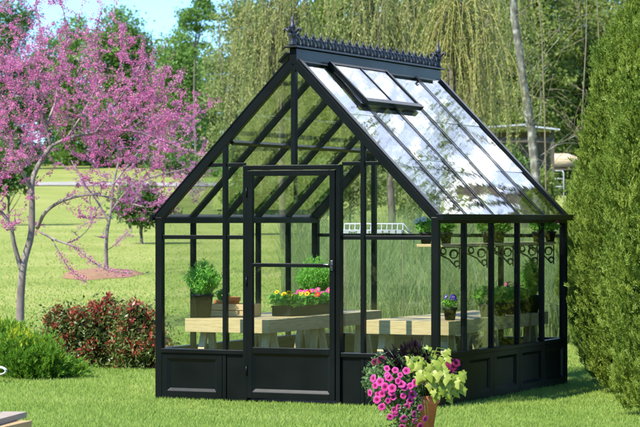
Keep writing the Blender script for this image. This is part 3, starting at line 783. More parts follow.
for u, v in VL_:
    cx_2 = (u - 433) / 28; cz_2 = (378 - v) / 28; e = min(1, (cx_2 ** 2 + cz_2 ** 2) * .7)
    c = Vector(pp(u - 2, v - 3, -.05 - .20 * math.sqrt(max(.05, 1 - e)) + random.uniform(-.03, .03)))
    vine_leaf(c, (cx_2 * .7 + random.uniform(-.4, .4), random.uniform(-.5, -.1), -.7 + cz_2 * .3 + random.uniform(-.3, .3)), (random.uniform(-.4, .5), -1, random.uniform(.2, .8)), random.uniform(.042, .074))
q.build('sweet_potato_vine', LF['vine'], tp)
q2 = MB()
for u, v in VL_:
    e = pp(u, v, -.05); q2.tube([(.03, -.02, PHh - .02), (e[0] * .55 + .02, -.05, max(PHh + .05, e[2] + .03)), tuple(pp(u - 2, v - 3, -.10))], [.003, .003, .002], 4)
q2.build('vine_stems', LF['vine'], tp)
# black-purple strap leaves standing up behind
q = MB()
for i in range(110):
    u = random.gauss(408, 15); v = random.uniform(334, 357) + abs(u - 410) * .4
    e = Vector(pp(u, v, random.uniform(-.27, -.04))); b_ = Vector((random.uniform(-.02, .05), random.uniform(-.01, .05), PHh + .04)); m_ = (e + b_) * .5 + Vector(((e.x - b_.x) * .2, 0, .05))
    wv = Vector((random.uniform(-1, 1), random.uniform(-1, 1), random.uniform(-.4, .4))).normalized(); vs = []
    for j in range(6):
        t_ = j / 5; c = b_ * (1 - t_) ** 2 + m_ * 2 * t_ * (1 - t_) + e * t_ ** 2; ww = .019 * math.sin(PI * min(1, t_ * .85 + .12)) * 1.25
        vs += [c - wv * ww, c + wv * ww]
    q.add(vs, [(2 * j, 2 * j + 1, 2 * j + 3, 2 * j + 2) for j in range(5)], True)
q.build('dark_leaves', LF['dark'], tp)

# ------------------------------------------------------------------ lumber and hose at lower left
def plank(u0, D, z, ln, wd, th, ang, mat, label):
    """plank running towards the camera; its far right corner lies at photo column u0"""
    e = P(u0, 300, D); t = thing('wooden_plank', label, 'plank', (e.x, e.y, z), math.radians(ang), 'planks stacked on the lawn')
    MB().box(-wd, 0, -ln, 0, 0, th).build('board', mat, t, .004)
    return t
plank(27, 14.6, .241, 1.9, .15, .036, -10, GREYW, 'weathered grey plank on top of the lumber stack, its corner nearest the lawn')
plank(2, 14.5, .241, 1.9, .15, .036, -8, GREYW, 'weathered grey plank on top of the lumber stack, at the left edge of the picture')
plank(-23, 14.55, .241, 1.9, .15, .036, -9, GREYW, 'weathered grey plank on top of the lumber stack, outside the left edge')
plank(32, 14.4, .202, 1.8, .16, .038, -14, TANW, 'tan plank under the grey ones, its end sticking out furthest right')
plank(-2, 14.35, .202, 1.8, .16, .038, -9, TANW, 'tan plank in the second layer of the stack, at the left edge')
tb = thing('timber_block', 'thick timber block under the far ends of the stacked planks', 'timber', (-1.98, 14.05, 0), math.radians(-9))
MB().box(-.32, .13, -.06, .06, 0, .20).build('block', TANW, tb, .006)
tb2 = dup(tb, (-2.14, 13.0, 0), math.radians(-9), label='second timber block under the near ends of the planks, below the frame')
hs = MB(); hc = P(-3, 371, 21.3)
for kx in range(3):
    hs.tube([(.075 * math.cos(a) * (1 + .05 * kx), .05 * kx * .3, .12 + .032 * math.sin(a) * (1 + .1 * kx)) for a in np.linspace(0, 2 * PI, 28)], .007, 6)
hs.tube([(-.07, 0, .13), (-.12, 0, .06), (-.3, .05, .01), (-.7, .1, .008)], .007, 6)
tag(hs.build('garden_hose', WHITEP, loc=(hc.x, 21.3, hc.z - .12)), 'white coiled garden hose lying against the yellow green shrub', 'hose')

# ------------------------------------------------------------------ trees
def limb(mb, a, b, r0, r1, bend=.15, n=6, k=5):
    a, b = Vector(a), Vector(b); L_ = (b - a).length
    off = Vector((random.uniform(-1, 1), random.uniform(-1, 1), random.uniform(0, 1))) * L_ * bend
    pts = []; 
    for i in range(k + 1):
        t_ = i / k; pts.append(a.lerp(b, t_) + off * math.sin(PI * t_))
    mb.tube(pts, [r0 + (r1 - r0) * i / k for i in range(k + 1)], n); return pts
def crown_points(lobes, n, clump=.5, shell=.55, ncl=None):
    """points in clumps spread through ellipsoidal lobes (cx,cy,cz,rx,ry,rz)"""
    vol = np.array([l[3] * l[4] * l[5] for l in lobes]) ** .67; vol /= vol.sum(); out = []
    for l, f_ in zip(lobes, vol):
        m_ = max(8, int(n * f_)); nc = max(4, int(m_ / 45))
        d_ = unit(rng.normal(size=(nc, 3))); rr = shell + (1.0 - shell) * rng.uniform(0, 1, (nc, 1)) ** .6
        rr[rng.uniform(size=nc) < .25] *= .6
        c = d_ * rr * l[3:6] + l[:3]
        cr_ = clump * rng.uniform(.5, 1.3, nc)
        idx = rng.integers(0, nc, m_)
        out.append(c[idx] + rng.normal(size=(m_, 3)) * cr_[idx][:, None] * [1, 1, .6])
    return np.concatenate(out)
def tree(name, label, cat, base, h, lobes, nleaf, lsize, mat, bark=BARK, clump=.5, tr=.18, shell=.5, aspect=.5, group=None, lean=(0, 0), bias=None, bw=0, branches=10, rz=0, bmin=2):
    t = thing(name, label, cat, base, rz, group)
    tk = MB(); topp = Vector((lean[0], lean[1], h * .85)); pts = limb(tk, (0, 0, -.1), topp, tr, tr * .25, .02, 8, 8)
    lo = [l for l in lobes]
    for i in range(branches):
        l = lo[i % len(lo)]; s_ = pts[random.randint(bmin, 7)]
        d_ = Vector((random.gauss(0, .5) * l[3], random.gauss(0, .5) * l[4], random.gauss(0, .4) * l[5])) + Vector(l[:3])
        limb(tk, s_, d_, tr * .4, tr * .08, .12, 5, 4)
    tk.build('trunk', bark, t)
    polys('crown', leaves(crown_points(lobes, nleaf, clump, shell), lsize, aspect, bias, bw), mat, t)
    return t
def lob(u, v, ru, rv, D, base, dd=0, rd=None):
    """ellipsoid lobe from the photo's columns/rows at distance D, relative to a base"""
    c = P(u, v, D) - base; s_ = D / F
    return (c.x, c.y + dd, c.z, ru * s_, rd or max(ru, rv) * s_ * .8, rv * s_)
def ptree(name, label, u, D, lobs, n, ls, mat, cat='tree', v_low=True, **kw):
    base = G(u, D)
    if D > 140 and v_low: lobs = lobs + [(u - 12, 158, 18, 14), (u + 12, 158, 18, 14)]
    L_ = [lob(a[0], a[1], a[2], a[3], D, base, random.uniform(-.5, .5)) for a in lobs]
    top = max(l[2] + l[5] for l in L_)
    return tree(name, label, cat, base, top, L_, n, ls, mat, **kw)
GF = 'pines along the far hilltop'
# far line of trees, left
ptree('pine_tree', 'dark pine at the far left edge behind the redbud', 12, 200, [(10, 25, 22, 34), (2, 70, 22, 40), (24, 90, 24, 40), (8, 130, 24, 35)], 22000, .27, LF['pine2'], group=GF, tr=.22)
ptree('pine_tree', 'low pine behind the redbud, next right from the far left pine', 50, 225, [(52, 58, 18, 32), (42, 95, 20, 40), (60, 120, 24, 40)], 17000, .29, LF['pine2'], group=GF, tr=.2)
ptree('pine_tree', 'pine with thin pointed top behind the middle of the redbud', 74, 215, [(73, 40, 14, 26), (72, 80, 22, 36), (80, 125, 24, 40)], 19000, .27, LF['pine'], group=GF, tr=.2)
ptree('broad_tree', 'tall rounded dense green tree standing against the blue sky', 122, 205, [(121, 42, 24, 34), (104, 60, 22, 36), (137, 62, 16, 36), (120, 100, 32, 40), (118, 140, 30, 28)], 36000, .27, LF['pine'], tr=.3)
ptree('broad_tree', 'shorter bright green tree just right from the rounded tree', 163, 215, [(163, 72, 20, 32), (155, 100, 22, 36), (172, 112, 20, 36), (160, 140, 24, 26)], 21000, .27, LF['mass'], tr=.25)
ptree('pine_tree', 'dense pine left from the tall bare trunked pine', 180, 195, [(180, 54, 15, 26), (176, 85, 20, 34), (186, 120, 22, 36), (190, 78, 12, 26)], 21000, .25, LF['pine'], group=GF, tr=.22)
ptree('tall_pine', 'tall pine with bare trunk and tufted top against the sky', 197, 185, [(190, 16, 9, 11), (203, 9, 8, 10), (198, 30, 6, 6), (211, 22, 5, 9), (184, 27, 5, 5), (200, -4, 8, 8), (204, 44, 4, 4), (191, 52, 4, 4), (202, 66, 4, 4)], 4800, .22, LF['pine'], tr=.11, clump=.3, bmin=6, branches=8, v_low=False)
ptree('broad_tree', 'mid green tree filling the gap behind the tall pine', 208, 205, [(208, 80, 18, 34), (200, 110, 20, 34), (216, 125, 22, 36)], 19000, .26, LF['mass'], tr=.2)
ptree('broad_tree', 'tree of loose grey green twigs beside the tall pine', 235, 150, [(236, 40, 24, 44), (226, 85, 22, 40), (250, 100, 26, 44), (240, 140, 28, 30), (248, 0, 22, 40)], 20000, .19, LF['mass2'], tr=.2, clump=.4)
# green mass behind the greenhouse
GM = 'broad green trees behind the greenhouse'
MS = [(285, 140, 'mass2', 'broad hazy green tree behind the greenhouse gable'), (335, 128, 'mass', 'broad green tree behind the front end of the ridge'),
      (385, 138, 'mass2', 'broad hazy green tree behind the middle of the ridge'), (435, 128, 'mass', 'broad green tree behind the rear finial'),
      (485, 134, 'mass', 'broad green tree behind the right roof slope'), (530, 126, 'mass', 'broad green tree behind the pale leaning trunk'),
      (578, 132, 'mass', 'broad green tree behind the hay bale and hedge'), (630, 128, 'mass', 'broad green tree at the top right corner above the hedge')]
for u, D, mk, lab in MS:
    j = lambda a: a * random.uniform(.85, 1.15)
    ptree('broad_tree', lab, u, D, [(u, 20, j(38), j(50)), (u - 18, 60, j(32), 44), (u + 18, 62, j(32), 44), (u, 105, j(36), 42), (u, 80, 46, 90), (u, 130, 46, 60), (u - 10, 150, 38, 32), (u + 14, 175, 36, 26), (u, -30, 34, 34)], 64000, .20, LF[mk], tr=.16, clump=.36, shell=.3, group=GM)
# understorey bushes on the slope
for u, D, v, ru, rv, mk, lab in ((142, 62, 203, 26, 22, 'bush', 'dark green rounded bush on the hillside right from the second redbud'),
                             (250, 70, 192, 28, 28, 'bush', 'leafy bush seen through the door and left front glass'),
                             (300, 66, 190, 30, 34, 'bush', 'large bush seen through the upper door glass'),
                             (8, 80, 165, 26, 30, 'bush', 'dark bush at the left edge behind the redbud trunk'),
                             (505, 70, 172, 20, 26, 'bush', 'dark bush below the open shed'),
                             (594, 90, 174, 17, 20, 'bush', 'bush behind the hedge beside the hay bale'),
                             (541, 72, 186, 11, 16, 'mass', 'small light green bush at the foot of the open shed'),
                             (350, 75, 180, 40, 40, 'mass2', 'pale green bush behind the tall grass, left part'),
                             (420, 78, 180, 44, 40, 'mass2', 'pale green bush behind the tall grass, right part')):
    base = G(u, D)
    l1 = lob(u, v, ru, rv, D, base); l2 = lob(u - ru * .4, v + rv * .4, ru * .7, rv * .6, D, base); l3 = lob(u + ru * .45, v + rv * .3, ru * .6, rv * .7, D, base)
    tree('bush', lab, 'bush', base, max(.3, l1[2]), [l1, l2, l3], 5500, .12, LF[mk], clump=.14, tr=.05, shell=.4)
for u, v_, lab in ((205, 160, 'low dark bush at the foot of the far trees beyond the gravel drive, right one'), (170, 161, 'low dark bush at the foot of the far trees beyond the gravel drive, left one')):
    base = G(u, 170); tree('bush', lab, 'bush', base, .8, [(0, 0, .8, 1.6, 1, .8), (1.2, 0, .6, 1, .8, .6)], 1500, .25, LF['pine2'], clump=.25, tr=.05)

# pale leaning trunk, saplings
def bare_tree(name, label, path, D, r0, r1, bark, twigs, cat='tree'):
    base = G(path[0][0], D); t = thing(name, label, cat, base); q = MB()
    pts = [Vector((0, 0, -.1))] + [P(u, v, D) - base for u, v in path[1:]]
    # subdivide
    f = []
    for i in range(len(pts) - 1):
        for s_ in range(4): f.append(pts[i].lerp(pts[i + 1], s_ / 4) + Vector((random.uniform(-1, 1), random.uniform(-1, 1), 0)) * r0 * .18)
    f.append(pts[-1]); n = len(f)
    q.tube(f, [r0 + (r1 - r0) * i / (n - 1) for i in range(n)], 10); w_ = q
    for i in range(twigs):
        s_ = f[random.randint(n // 4, n - 1)]; d_ = Vector((random.uniform(-1, 1), random.uniform(-.6, .6), random.uniform(.2, 1.2))).normalized() * random.uniform(.5, 2.4)
        pp_ = limb(w_, s_, s_ + d_, r0 * .10, .005, .15, 4, 4)
        for k_ in range(3):
            b_ = pp_[random.randint(1, 4)]; limb(w_, b_, b_ + Vector((random.uniform(-1, 1), random.uniform(-.5, .5), random.uniform(-.2, 1))) * .7, .009, .004, .1, 3, 3)
    w_.build('trunk', bark, t)
    return t
bare_tree('pale_trunk_tree', 'tall tree with pale mottled leaning trunk right from the roof', [(541, 60), (537, 190), (531, 130), (521, 65), (513, 5), (506, -50)], 60, .125, .085, PALEB, 12)
bare_tree('pale_trunk_tree', 'pale trunk rising above the hedge at the top right corner', [(640, 62), (636, 80), (631, 20), (626, -20)], 62, .13, .11, PALEB, 4)
for (u, a, b_, lab) in ((546, -4, -30, 'slim grey sapling just right from the pale leaning trunk'), (580, 6, 24, 'slim sapling leaning right towards the hedge'), (590, 9, 20, 'thin bare sapling beside the hedge, right one of the saplings'), (480, -3, 6, 'thin bare sapling in front of the green trees above the roof slope')):
    bare_tree('bare_sapling', lab, [(u, 200), (u, 190), (u + a * .4, 110), (u + a, 40), (u + b_ * .3, -20)], 56, .022, .010, TWIG, 12)

# willows with hanging fronds
def willow(label, u, D, tops, nst, mat, seedv, lmin, lmax, base_u=None):
    base = G(base_u or u, D); t = thing('willow_tree', label, 'tree', base); q = MB(); fr_ = MB(); pts = []
    zt_ = P(0, -70, D).z - base.z
    tr_ = limb(q, (0, 0, -.1), (0, 0, zt_ * .6), .10, .05, .03, 9, 6)
    heads = []
    for (a, b_, dd) in tops:
        e = P(a, b_, D) - base + Vector((0, dd, 0)); pl_ = limb(q, tr_[4], e, .028, .010, .12, 6, 6); heads.append(pl_)
    q.build('trunk', BARK, t)
    for i in range(nst):
        h_ = random.choice(heads); s_ = h_[random.randint(3, 6)]
        a = random.uniform(0, 6.28); out_ = random.uniform(.15, 1.0); ln = random.uniform(lmin, lmax)
        c = [s_, s_ + Vector((math.cos(a) * out_ * .6, math.sin(a) * out_ * .6, random.uniform(.1, .7))), s_ + Vector((math.cos(a) * out_, math.sin(a) * out_, -ln * .35)), s_ + Vector((math.cos(a) * out_ * 1.1 + random.uniform(-.15, .15), math.sin(a) * out_ * 1.1, -ln))]
        # bezier
        tt = np.linspace(0, 1, 9)[:, None]; C = [np.array(x) for x in c]
        B = C[0] * (1 - tt) ** 3 + 3 * C[1] * tt * (1 - tt) ** 2 + 3 * C[2] * tt ** 2 * (1 - tt) + C[3] * tt ** 3
        fr_.tube([Vector(b2) for b2 in B], [.010 - .0006 * k_ for k_ in range(9)], 3, False)
        m_ = int(ln * 34); t2 = rng.uniform(.1, 1, m_)[:, None]
        B2 = C[0] * (1 - t2) ** 3 + 3 * C[1] * t2 * (1 - t2) ** 2 + 3 * C[2] * t2 ** 2 * (1 - t2) + C[3] * t2 ** 3
        pts.append(B2 + rng.normal(scale=.02, size=B2.shape))
    fr_.build('fronds', mat_noise('olive willow twig', [(.12, .12, .04), (.20, .20, .07)], 3, .8) if mat == 'frond2' else mat_noise('yellow willow twig', [(.22, .19, .05), (.34, .30, .09)], 3, .8), t)
    polys('leaves', leaves(np.concatenate(pts), .085, .24, (0, 0, -1), .55), LF[mat], t)
    return t
willow('weeping willow with bright yellow fronds hanging just right from the rear finial', 466, 50, [(462, -2, 0), (452, -12, .5), (470, -10, -.3), (447, 8, .2), (476, 15, .4), (458, -30, 0)], 170, 'frond', 1, 1.2, 3.2, 450)
willow('weeping willow with yellow green fronds hanging behind the middle of the ridge', 395, 54, [(360, -20, 0), (380, -30, .6), (400, -28, -.5), (420, -22, .3), (435, -35, .6), (350, -35, 0), (410, -5, .5)], 190, 'frond2', 2, 1.5, 4.2)
willow('weeping willow with pale fronds hanging left from the front finial', 285, 58, [(258, -10, 0), (275, -25, .6), (295, -30, -.5), (310, -20, .3), (325, -30, .6), (246, 10, .4)], 150, 'frond2', 3, 1.5, 4.4)
willow('weeping willow with sparse long fronds above the right roof slope', 505, 64, [(490, -30, 0), (505, -30, .6), (475, -20, .3), (520, -35, .3)], 90, 'frond2', 4, 1.5, 4.0, 470)

# ------------------------------------------------------------------ redbuds
def redbud(name, label, D, base_u, limbs, targets, nbl, bsize, bmat, r0, spread):
    base = G(base_u, D); t = thing(name, label, 'tree', base)
    nodes = []; q = MB(); twig_pts = []
    for lim, ra, rb in limbs:
        pts = [P(u, v, D) - base + Vector((0, dd, 0)) for u, v, dd in lim]
        if lim[0][1] > 320 and False: pass
        f = []
        for i in range(len(pts) - 1):
            p_1 = pts[max(0, i - 1)]; p_2 = pts[i]; p_3 = pts[i + 1]; p_4 = pts[min(len(pts) - 1, i + 2)]
            for s_ in range(4):
                x = s_ / 4; f.append(.5 * ((2 * p_2) + (p_3 - p_1) * x + (2 * p_1 - 5 * p_2 + 4 * p_3 - p_4) * x * x + (3 * p_2 - p_1 - 3 * p_3 + p_4) * x ** 3))
        f.append(pts[-1]); n = len(f)
        rr = [.72 * (ra + (rb - ra) * i / (n - 1)) for i in range(n)]
        q.tube(f, rr, 9)
        for i, p_ in enumerate(f): nodes.append((p_, rr[i]))
        if ra < .04:
            for i in range(n // 3, n - 1):
                m_ = int(nbl * (f[i + 1] - f[i]).length * (2.6 if ra < .03 else .8)); tt = rng.uniform(0, 1, (m_, 1))
                if m_: twig_pts.append(np.array(f[i]) * (1 - tt) + np.array(f[i + 1]) * tt + rng.normal(scale=.03, size=(m_, 3)))
    w_ = q; s_px = D / F
    NP = [np.array(n_[0]) for n_ in nodes]; NR = [n_[1] for n_ in nodes]
    tg = [np.array(P(u, v, D) - base) + np.array([0, random.uniform(-spread, spread), 0]) for u, v in targets]
    origin = NP[len(NP) // 3]; tg.sort(key=lambda a: np.linalg.norm(a - origin))
    for g_ in tg:
        A = np.array(NP); d_ = np.linalg.norm((A - g_) * [1, .7, 1], axis=1) + .9 * np.maximum(0, A[:, 2] - g_[2])
        i = int(np.argmin(d_)); a = NP[i]
        if np.linalg.norm(a - g_) < .06: continue
        mid = (a + g_) / 2 + np.array([0, 0, -.06 * np.linalg.norm(g_ - a)]) + rng.normal(scale=.03, size=3)
        r_s = min(.010, NR[i] * .7)
        T = np.linspace(0, 1, 6)[:, None]; B = a * (1 - T) ** 2 + 2 * mid * T * (1 - T) + g_ * T ** 2
        w_.tube([Vector(b_) for b_ in B], [r_s * (1 - .12 * k_) for k_ in range(6)], 4, False)
        for k_ in range(1, 6): NP.append(B[k_]); NR.append(r_s * (1 - .12 * k_))
        ln = np.linalg.norm(g_ - a); m_ = int(nbl * min(1.2, ln))
        T2 = rng.uniform(.12, 1.04, m_)[:, None]; B2 = a * (1 - T2) ** 2 + 2 * mid * T2 * (1 - T2) + g_ * T2 ** 2
        # blossoms sit in little clusters along the twig
        tc_ = np.round(T2 * ln / .05) ; B2 = B2 + rng.normal(scale=.010, size=B2.shape)
        keep = (np.sin(tc_[:, 0] * 12.9 + ln * 70) > -.55)
        twig_pts.append(B2[keep])
        for k_ in range(2):                                  # short side spurs
            b_ = B[random.randint(2, 5)]; e = b_ + rng.normal(scale=1, size=3) * [.10, .10, .08] + [0, 0, .06]
            w_.tube([Vector(b_), Vector(e)], [r_s * .4, r_s * .25], 3, False)
            tt = rng.uniform(.1, 1, (int(nbl * .11), 1)); twig_pts.append(b_ * (1 - tt) + e * tt + rng.normal(scale=.015, size=(len(tt), 3)))
    w_.build('trunk', RBARK, t)
    polys('blossom', leaves(np.concatenate(twig_pts), bsize, .62, None, 0, .45), LF[bmat], t)
    return t
T1 = []
def addt(n, u0, u1, v0, v1, ok=lambda u, v: True):
    c = 0
    while c < n:
        u, v = random.uniform(u0, u1), random.uniform(v0, v1)
        if ok(u, v): T1.append((u, v)); c += 1
addt(70, -45, 108, 50, 205)
addt(70, -45, 36, 110, 228)
addt(44, 100, 165, 75, 170, lambda u, v: v > 62 + (u - 100) * .35)
addt(36, 150, 214, 100, 178)
addt(30, 120, 214, 150, 215)
addt(26, 50, 150, 180, 225)
# long straight shoots that fan up and outwards
def top_row(u): return -12 if u < 105 else 18 + (u - 105) * .72
for i in range(130):
    u = random.uniform(-35, 165); v = random.uniform(40, 165); a = math.radians((u - 35) * .42 + random.gauss(0, 11)); k_ = random.uniform(26, 66)
    for s_ in (0, .34, .67, 1):
        q_ = (u + math.sin(a) * k_ * s_, v - math.cos(a) * k_ * s_)
        if q_[1] > top_row(q_[0]): T1.append(q_)
for u, v in ((33, -6), (58, 0), (68, 4), (94, -4), (84, 14), (128, 34), (118, 20), (140, 62), (178, 72), (206, 97), (196, 108), (128, 78), (110, -8), (148, 80), (160, 92), (186, 88), (12, -8), (48, -10), (76, -8), (22, 4), (104, 12)): T1.append((u, v))
limbs1 = [([(19, 345, 0), (20, 320, 0), (21, 290, 0), (24, 262, 0), (31, 235, 0), (32, 205, 0), (32, 182, 0), (38, 165, .05), (50, 146, .1)], .078, .038),
          ([(22, 272, 0), (15, 246, -.05), (12, 228, -.1), (4, 214, -.1), (-12, 196, -.2), (-30, 170, -.3)], .045, .018),
          ([(37, 228, .02), (45, 214, -.1), (58, 204, -.2), (78, 197, -.3), (98, 195, -.4), (116, 199, -.5), (150, 208, -.6)], .036, .012),
          ([(40, 232, .0), (58, 240, -.2), (78, 247, -.35), (98, 262, -.5), (116, 270, -.55), (136, 272, -.6)], .022, .008),
          ([(52, 238, -.1), (61, 252, -.2), (72, 268, -.3), (90, 281, -.4)], .014, .006),
          ([(50, 146, .1), (68, 138, .1), (92, 132, .2), (122, 129, .3), (150, 136, .4), (186, 150, .5), (210, 158, .5)], .034, .008),
          ([(50, 146, .1), (44, 125, .1), (36, 106, 0), (22, 92, -.1), (8, 70, -.1), (-2, 40, -.2)], .032, .008),
          ([(31, 190, 0), (22, 170, -.1), (10, 146, -.2), (-4, 132, -.3), (-25, 115, -.4)], .034, .012),
          ([(44, 128, .1), (54, 100, .2), (58, 70, .25), (64, 35, .3), (60, 4, .3)], .026, .006),
          ([(66, 138, .1), (84, 108, .2), (96, 76, .3), (92, 40, .3), (100, 2, .4)], .024, .006),
          ([(94, 132, .2), (114, 104, .2), (134, 72, .3), (142, 56, .3)], .020, .006),
          ([(120, 129, .3), (150, 104, .3), (172, 82, .4), (182, 70, .4)], .018, .006),
          ([(36, 108, 0), (34, 74, .1), (40, 40, .1), (34, 2, .2)], .02, .006)]
redbud('redbud_tree', 'large redbud in full magenta pink blossom at the left', 30, 19, limbs1, T1, 275, .0195, 'blos', .08, 1.3)
T1 = []
addt(40, 60, 200, 100, 190); addt(55, 130, 215, 120, 205); addt(16, 70, 150, 180, 240)
limbs2 = [([(107, 278, 0), (106, 255, 0), (107, 232, 0), (111, 210, 0), (113, 185, .1), (118, 160, .2)], .058, .025),
          ([(111, 212, 0), (128, 190, 0), (150, 178, 0), (180, 170, .2), (205, 165, .3)], .035, .01),
          ([(109, 222, 0), (96, 200, 0), (82, 180, 0), (70, 160, .2)], .035, .01),
          ([(113, 185, 0), (140, 150, .1), (165, 130, .2), (190, 118, .3)], .03, .008),
          ([(107, 250, 0), (118, 243, -.2), (130, 230, -.3)], .012, .006)]
redbud('redbud_tree', 'smaller pale pink redbud farther up the lawn in a ring of mulch', 45, 107, limbs2, T1, 200, .024, 'blos2', .08, 1.5)
mc = G(100, 45); mb = MB(); vs = [(0, 0, .10)]; n = 40
for rr, zz in ((.35, .09), (.58, .055), (.72, .006)):
    for j in range(n):
        a = 2 * PI * j / n; k_ = rr * (1 + .08 * math.sin(3 * a + 1) + .05 * math.sin(7 * a)); y_ = math.sin(a) * k_ * 2.6
        vs.append((math.cos(a) * k_, y_, zz + gz(45 + y_) - gz(45)))
fs = [(0, 1 + j, 1 + (j + 1) % n) for j in range(n)] + [(1 + k_ * n + j, 1 + (k_ + 1) * n + j, 1 + (k_ + 1) * n + (j + 1) % n, 1 + k_ * n + (j + 1) % n) for k_ in range(2) for j in range(n)]
mb.add(vs, fs, True); struct(mb.build('mulch_bed', MULCH, loc=(mc.x, 45, mc.z)))

src = [o_ for o_ in list(COL.objects) if o_.type == 'EMPTY' and o_.get('category') == 'tree' and o_.name.split('.')[0] in ('pine_tree', 'broad_tree') and o_.location.y > 140]
for k_ in range(26):
    o_ = src[k_ % len(src)]; sd = -1 if k_ % 2 else 1; x_ = sd * (32 + (k_ // 2) * 5.5 + random.uniform(-1.5, 1.5)); y_ = random.uniform(175, 215) if sd < 0 else random.uniform(120, 190)
    dup(o_, (x_, y_, gz(y_)), random.uniform(0, 6), random.uniform(.85, 1.15), label='hilltop tree of the far tree line ' + ('beyond the left edge of the picture' if sd < 0 else 'beyond the right edge of the picture'), group='far tree line beyond the picture edges, ' + ('left' if sd < 0 else 'right'))

# ------------------------------------------------------------------ shrubs at left
def shrub(label, name, D, lobs, n, ls, mat, aspect, clump=.07, red=None, bias=None, bw=0, base_u=None, nstem=14):
    bu = base_u or lobs[0][0]; base = G(bu, D); t = thing(name, label, 'shrub', base)
    L_ = [lob(a[0], a[1], a[2], a[3], D, base, random.uniform(-.1, .1)) for a in lobs]
    st = MB(); tips = []
    for l in L_:
        for i in range(nstem):
            d_ = unit(rng.normal(size=(1, 3)))[0]; d_[2] = abs(d_[2]); e = np.array(l[:3]) + d_ * np.array(l[3:6]) * rng.uniform(.7, 1.1)
            s_ = np.array([e[0] * .5, e[1] * .3, 0]); 
            st.tube([Vector(s_), Vector((s_ + e) / 2 + rng.normal(scale=.03, size=3)), Vector(e)], [.008, .006, .003], 4, False); tips.append(e)
    st.build('stems', TWIG, t)
    p = crown_points(L_, n, clump, .45); p = p[p[:, 2] > .0]
    polys('foliage', leaves(p, ls, aspect, bias, bw), LF[mat], t)
    if red:
        tp_ = np.array(tips) + [0, 0, .03]; tp_ = tp_[tp_[:, 2] > .1]
        more = p[rng.integers(0, len(p), 260)]; more = more[more[:, 1] < .05]
        cs = np.concatenate([tp_, more]); q = np.repeat(cs, red, axis=0) + rng.normal(scale=.024, size=(len(cs) * red, 3))
        polys('new_growth', leaves(q, ls * 1.05, aspect, (0, -.2, 1), .35), LF['photr'], t)
    return t
def sprays(c, up, ln, wd, K=9, fan=.9):
    n = len(c); side = unit(np.cross(up, rng.normal(size=(n, 3)))); out = []
    for k_ in range(K):
        ang = ((k_ / (K - 1)) - .5) * 2 * fan; l_ = ln * (1 - .4 * abs(ang) / fan) * rng.uniform(.6, 1.25, n)[:, None]
        ax = unit(up * math.cos(ang) + side * math.sin(ang) + rng.normal(scale=.12, size=(n, 3))); st_ = c + up * ln * .10 * (k_ % 4); sd = unit(np.cross(ax, rng.normal(size=(n, 3)))) * wd
        V = np.empty((n, 4, 3)); V[:, 0] = st_; V[:, 1] = st_ + ax * l_ * .5 + sd; V[:, 2] = st_ + ax * l_; V[:, 3] = st_ + ax * l_ * .5 - sd
        out.append(V)
    return np.concatenate(out)
def golden(label, D, lobs, n, ntip):
    base = G(lobs[0][0], D); t = thing('golden_shrub', label, 'shrub', base)
    L_ = [lob(a[0], a[1], a[2], a[3], D, base, random.uniform(-.1, .1)) for a in lobs]; st = MB()
    for l in L_:
        for i in range(12):
            d_ = unit(rng.normal(size=(1, 3)))[0]; d_[2] = abs(d_[2]); e = np.array(l[:3]) + d_ * np.array(l[3:6]) * .9
            st.tube([Vector((e[0] * .6, e[1] * .3, 0)), Vector((e[0] * .85, e[1] * .7, e[2] * .5)), Vector(e)], [.008, .006, .003], 4, False)
    st.build('stems', TWIG, t)
    p = crown_points(L_, n, .06, .5); p = p[p[:, 2] > .0]; ctr = np.array([L_[0][0], 0, .1])
    up = unit(unit(p - ctr) * .6 + np.array([.12, -.1, .8]) + rng.normal(scale=.25, size=p.shape))
    polys('foliage', sprays(p, up, .055, .0035), LF['lime'], t)
    tp = []
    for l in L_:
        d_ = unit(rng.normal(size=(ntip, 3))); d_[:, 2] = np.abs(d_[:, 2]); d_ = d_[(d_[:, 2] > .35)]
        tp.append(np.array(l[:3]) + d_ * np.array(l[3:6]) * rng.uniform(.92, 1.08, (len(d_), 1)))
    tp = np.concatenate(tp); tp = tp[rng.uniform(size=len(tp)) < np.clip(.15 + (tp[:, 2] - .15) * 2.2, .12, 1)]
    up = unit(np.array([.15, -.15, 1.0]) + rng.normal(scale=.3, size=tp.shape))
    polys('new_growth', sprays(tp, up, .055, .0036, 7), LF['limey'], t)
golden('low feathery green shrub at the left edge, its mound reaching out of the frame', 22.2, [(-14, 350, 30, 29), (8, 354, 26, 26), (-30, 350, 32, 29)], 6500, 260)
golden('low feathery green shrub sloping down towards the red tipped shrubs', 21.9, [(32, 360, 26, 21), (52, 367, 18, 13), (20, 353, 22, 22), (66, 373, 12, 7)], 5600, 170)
shrub('red tipped shrub next to the feathery green shrubs', 'photinia_shrub', 23.6, [(72, 346, 20, 22), (62, 330, 13, 13), (84, 358, 22, 20), (78, 322, 7, 12), (60, 320, 5, 10), (90, 330, 6, 12)], 11500, .043, 'phot', .42, .085, 14)
shrub('tallest red tipped shrub, in the middle of the three', 'photinia_shrub', 23.8, [(106, 346, 20, 30), (106, 320, 9, 14), (98, 360, 26, 18), (116, 358, 22, 20), (107, 309, 5, 11), (97, 318, 5, 10)], 14500, .043, 'phot', .42, .085, 14)
shrub('red tipped shrub touching the left corner of the greenhouse', 'photinia_shrub', 23.5, [(140, 349, 20, 28), (132, 327, 10, 14), (152, 354, 18, 24), (134, 364, 24, 14), (133, 315, 5, 11), (149, 324, 5, 11), (141, 321, 4, 8)], 14000, .043, 'phot', .42, .085, 14)
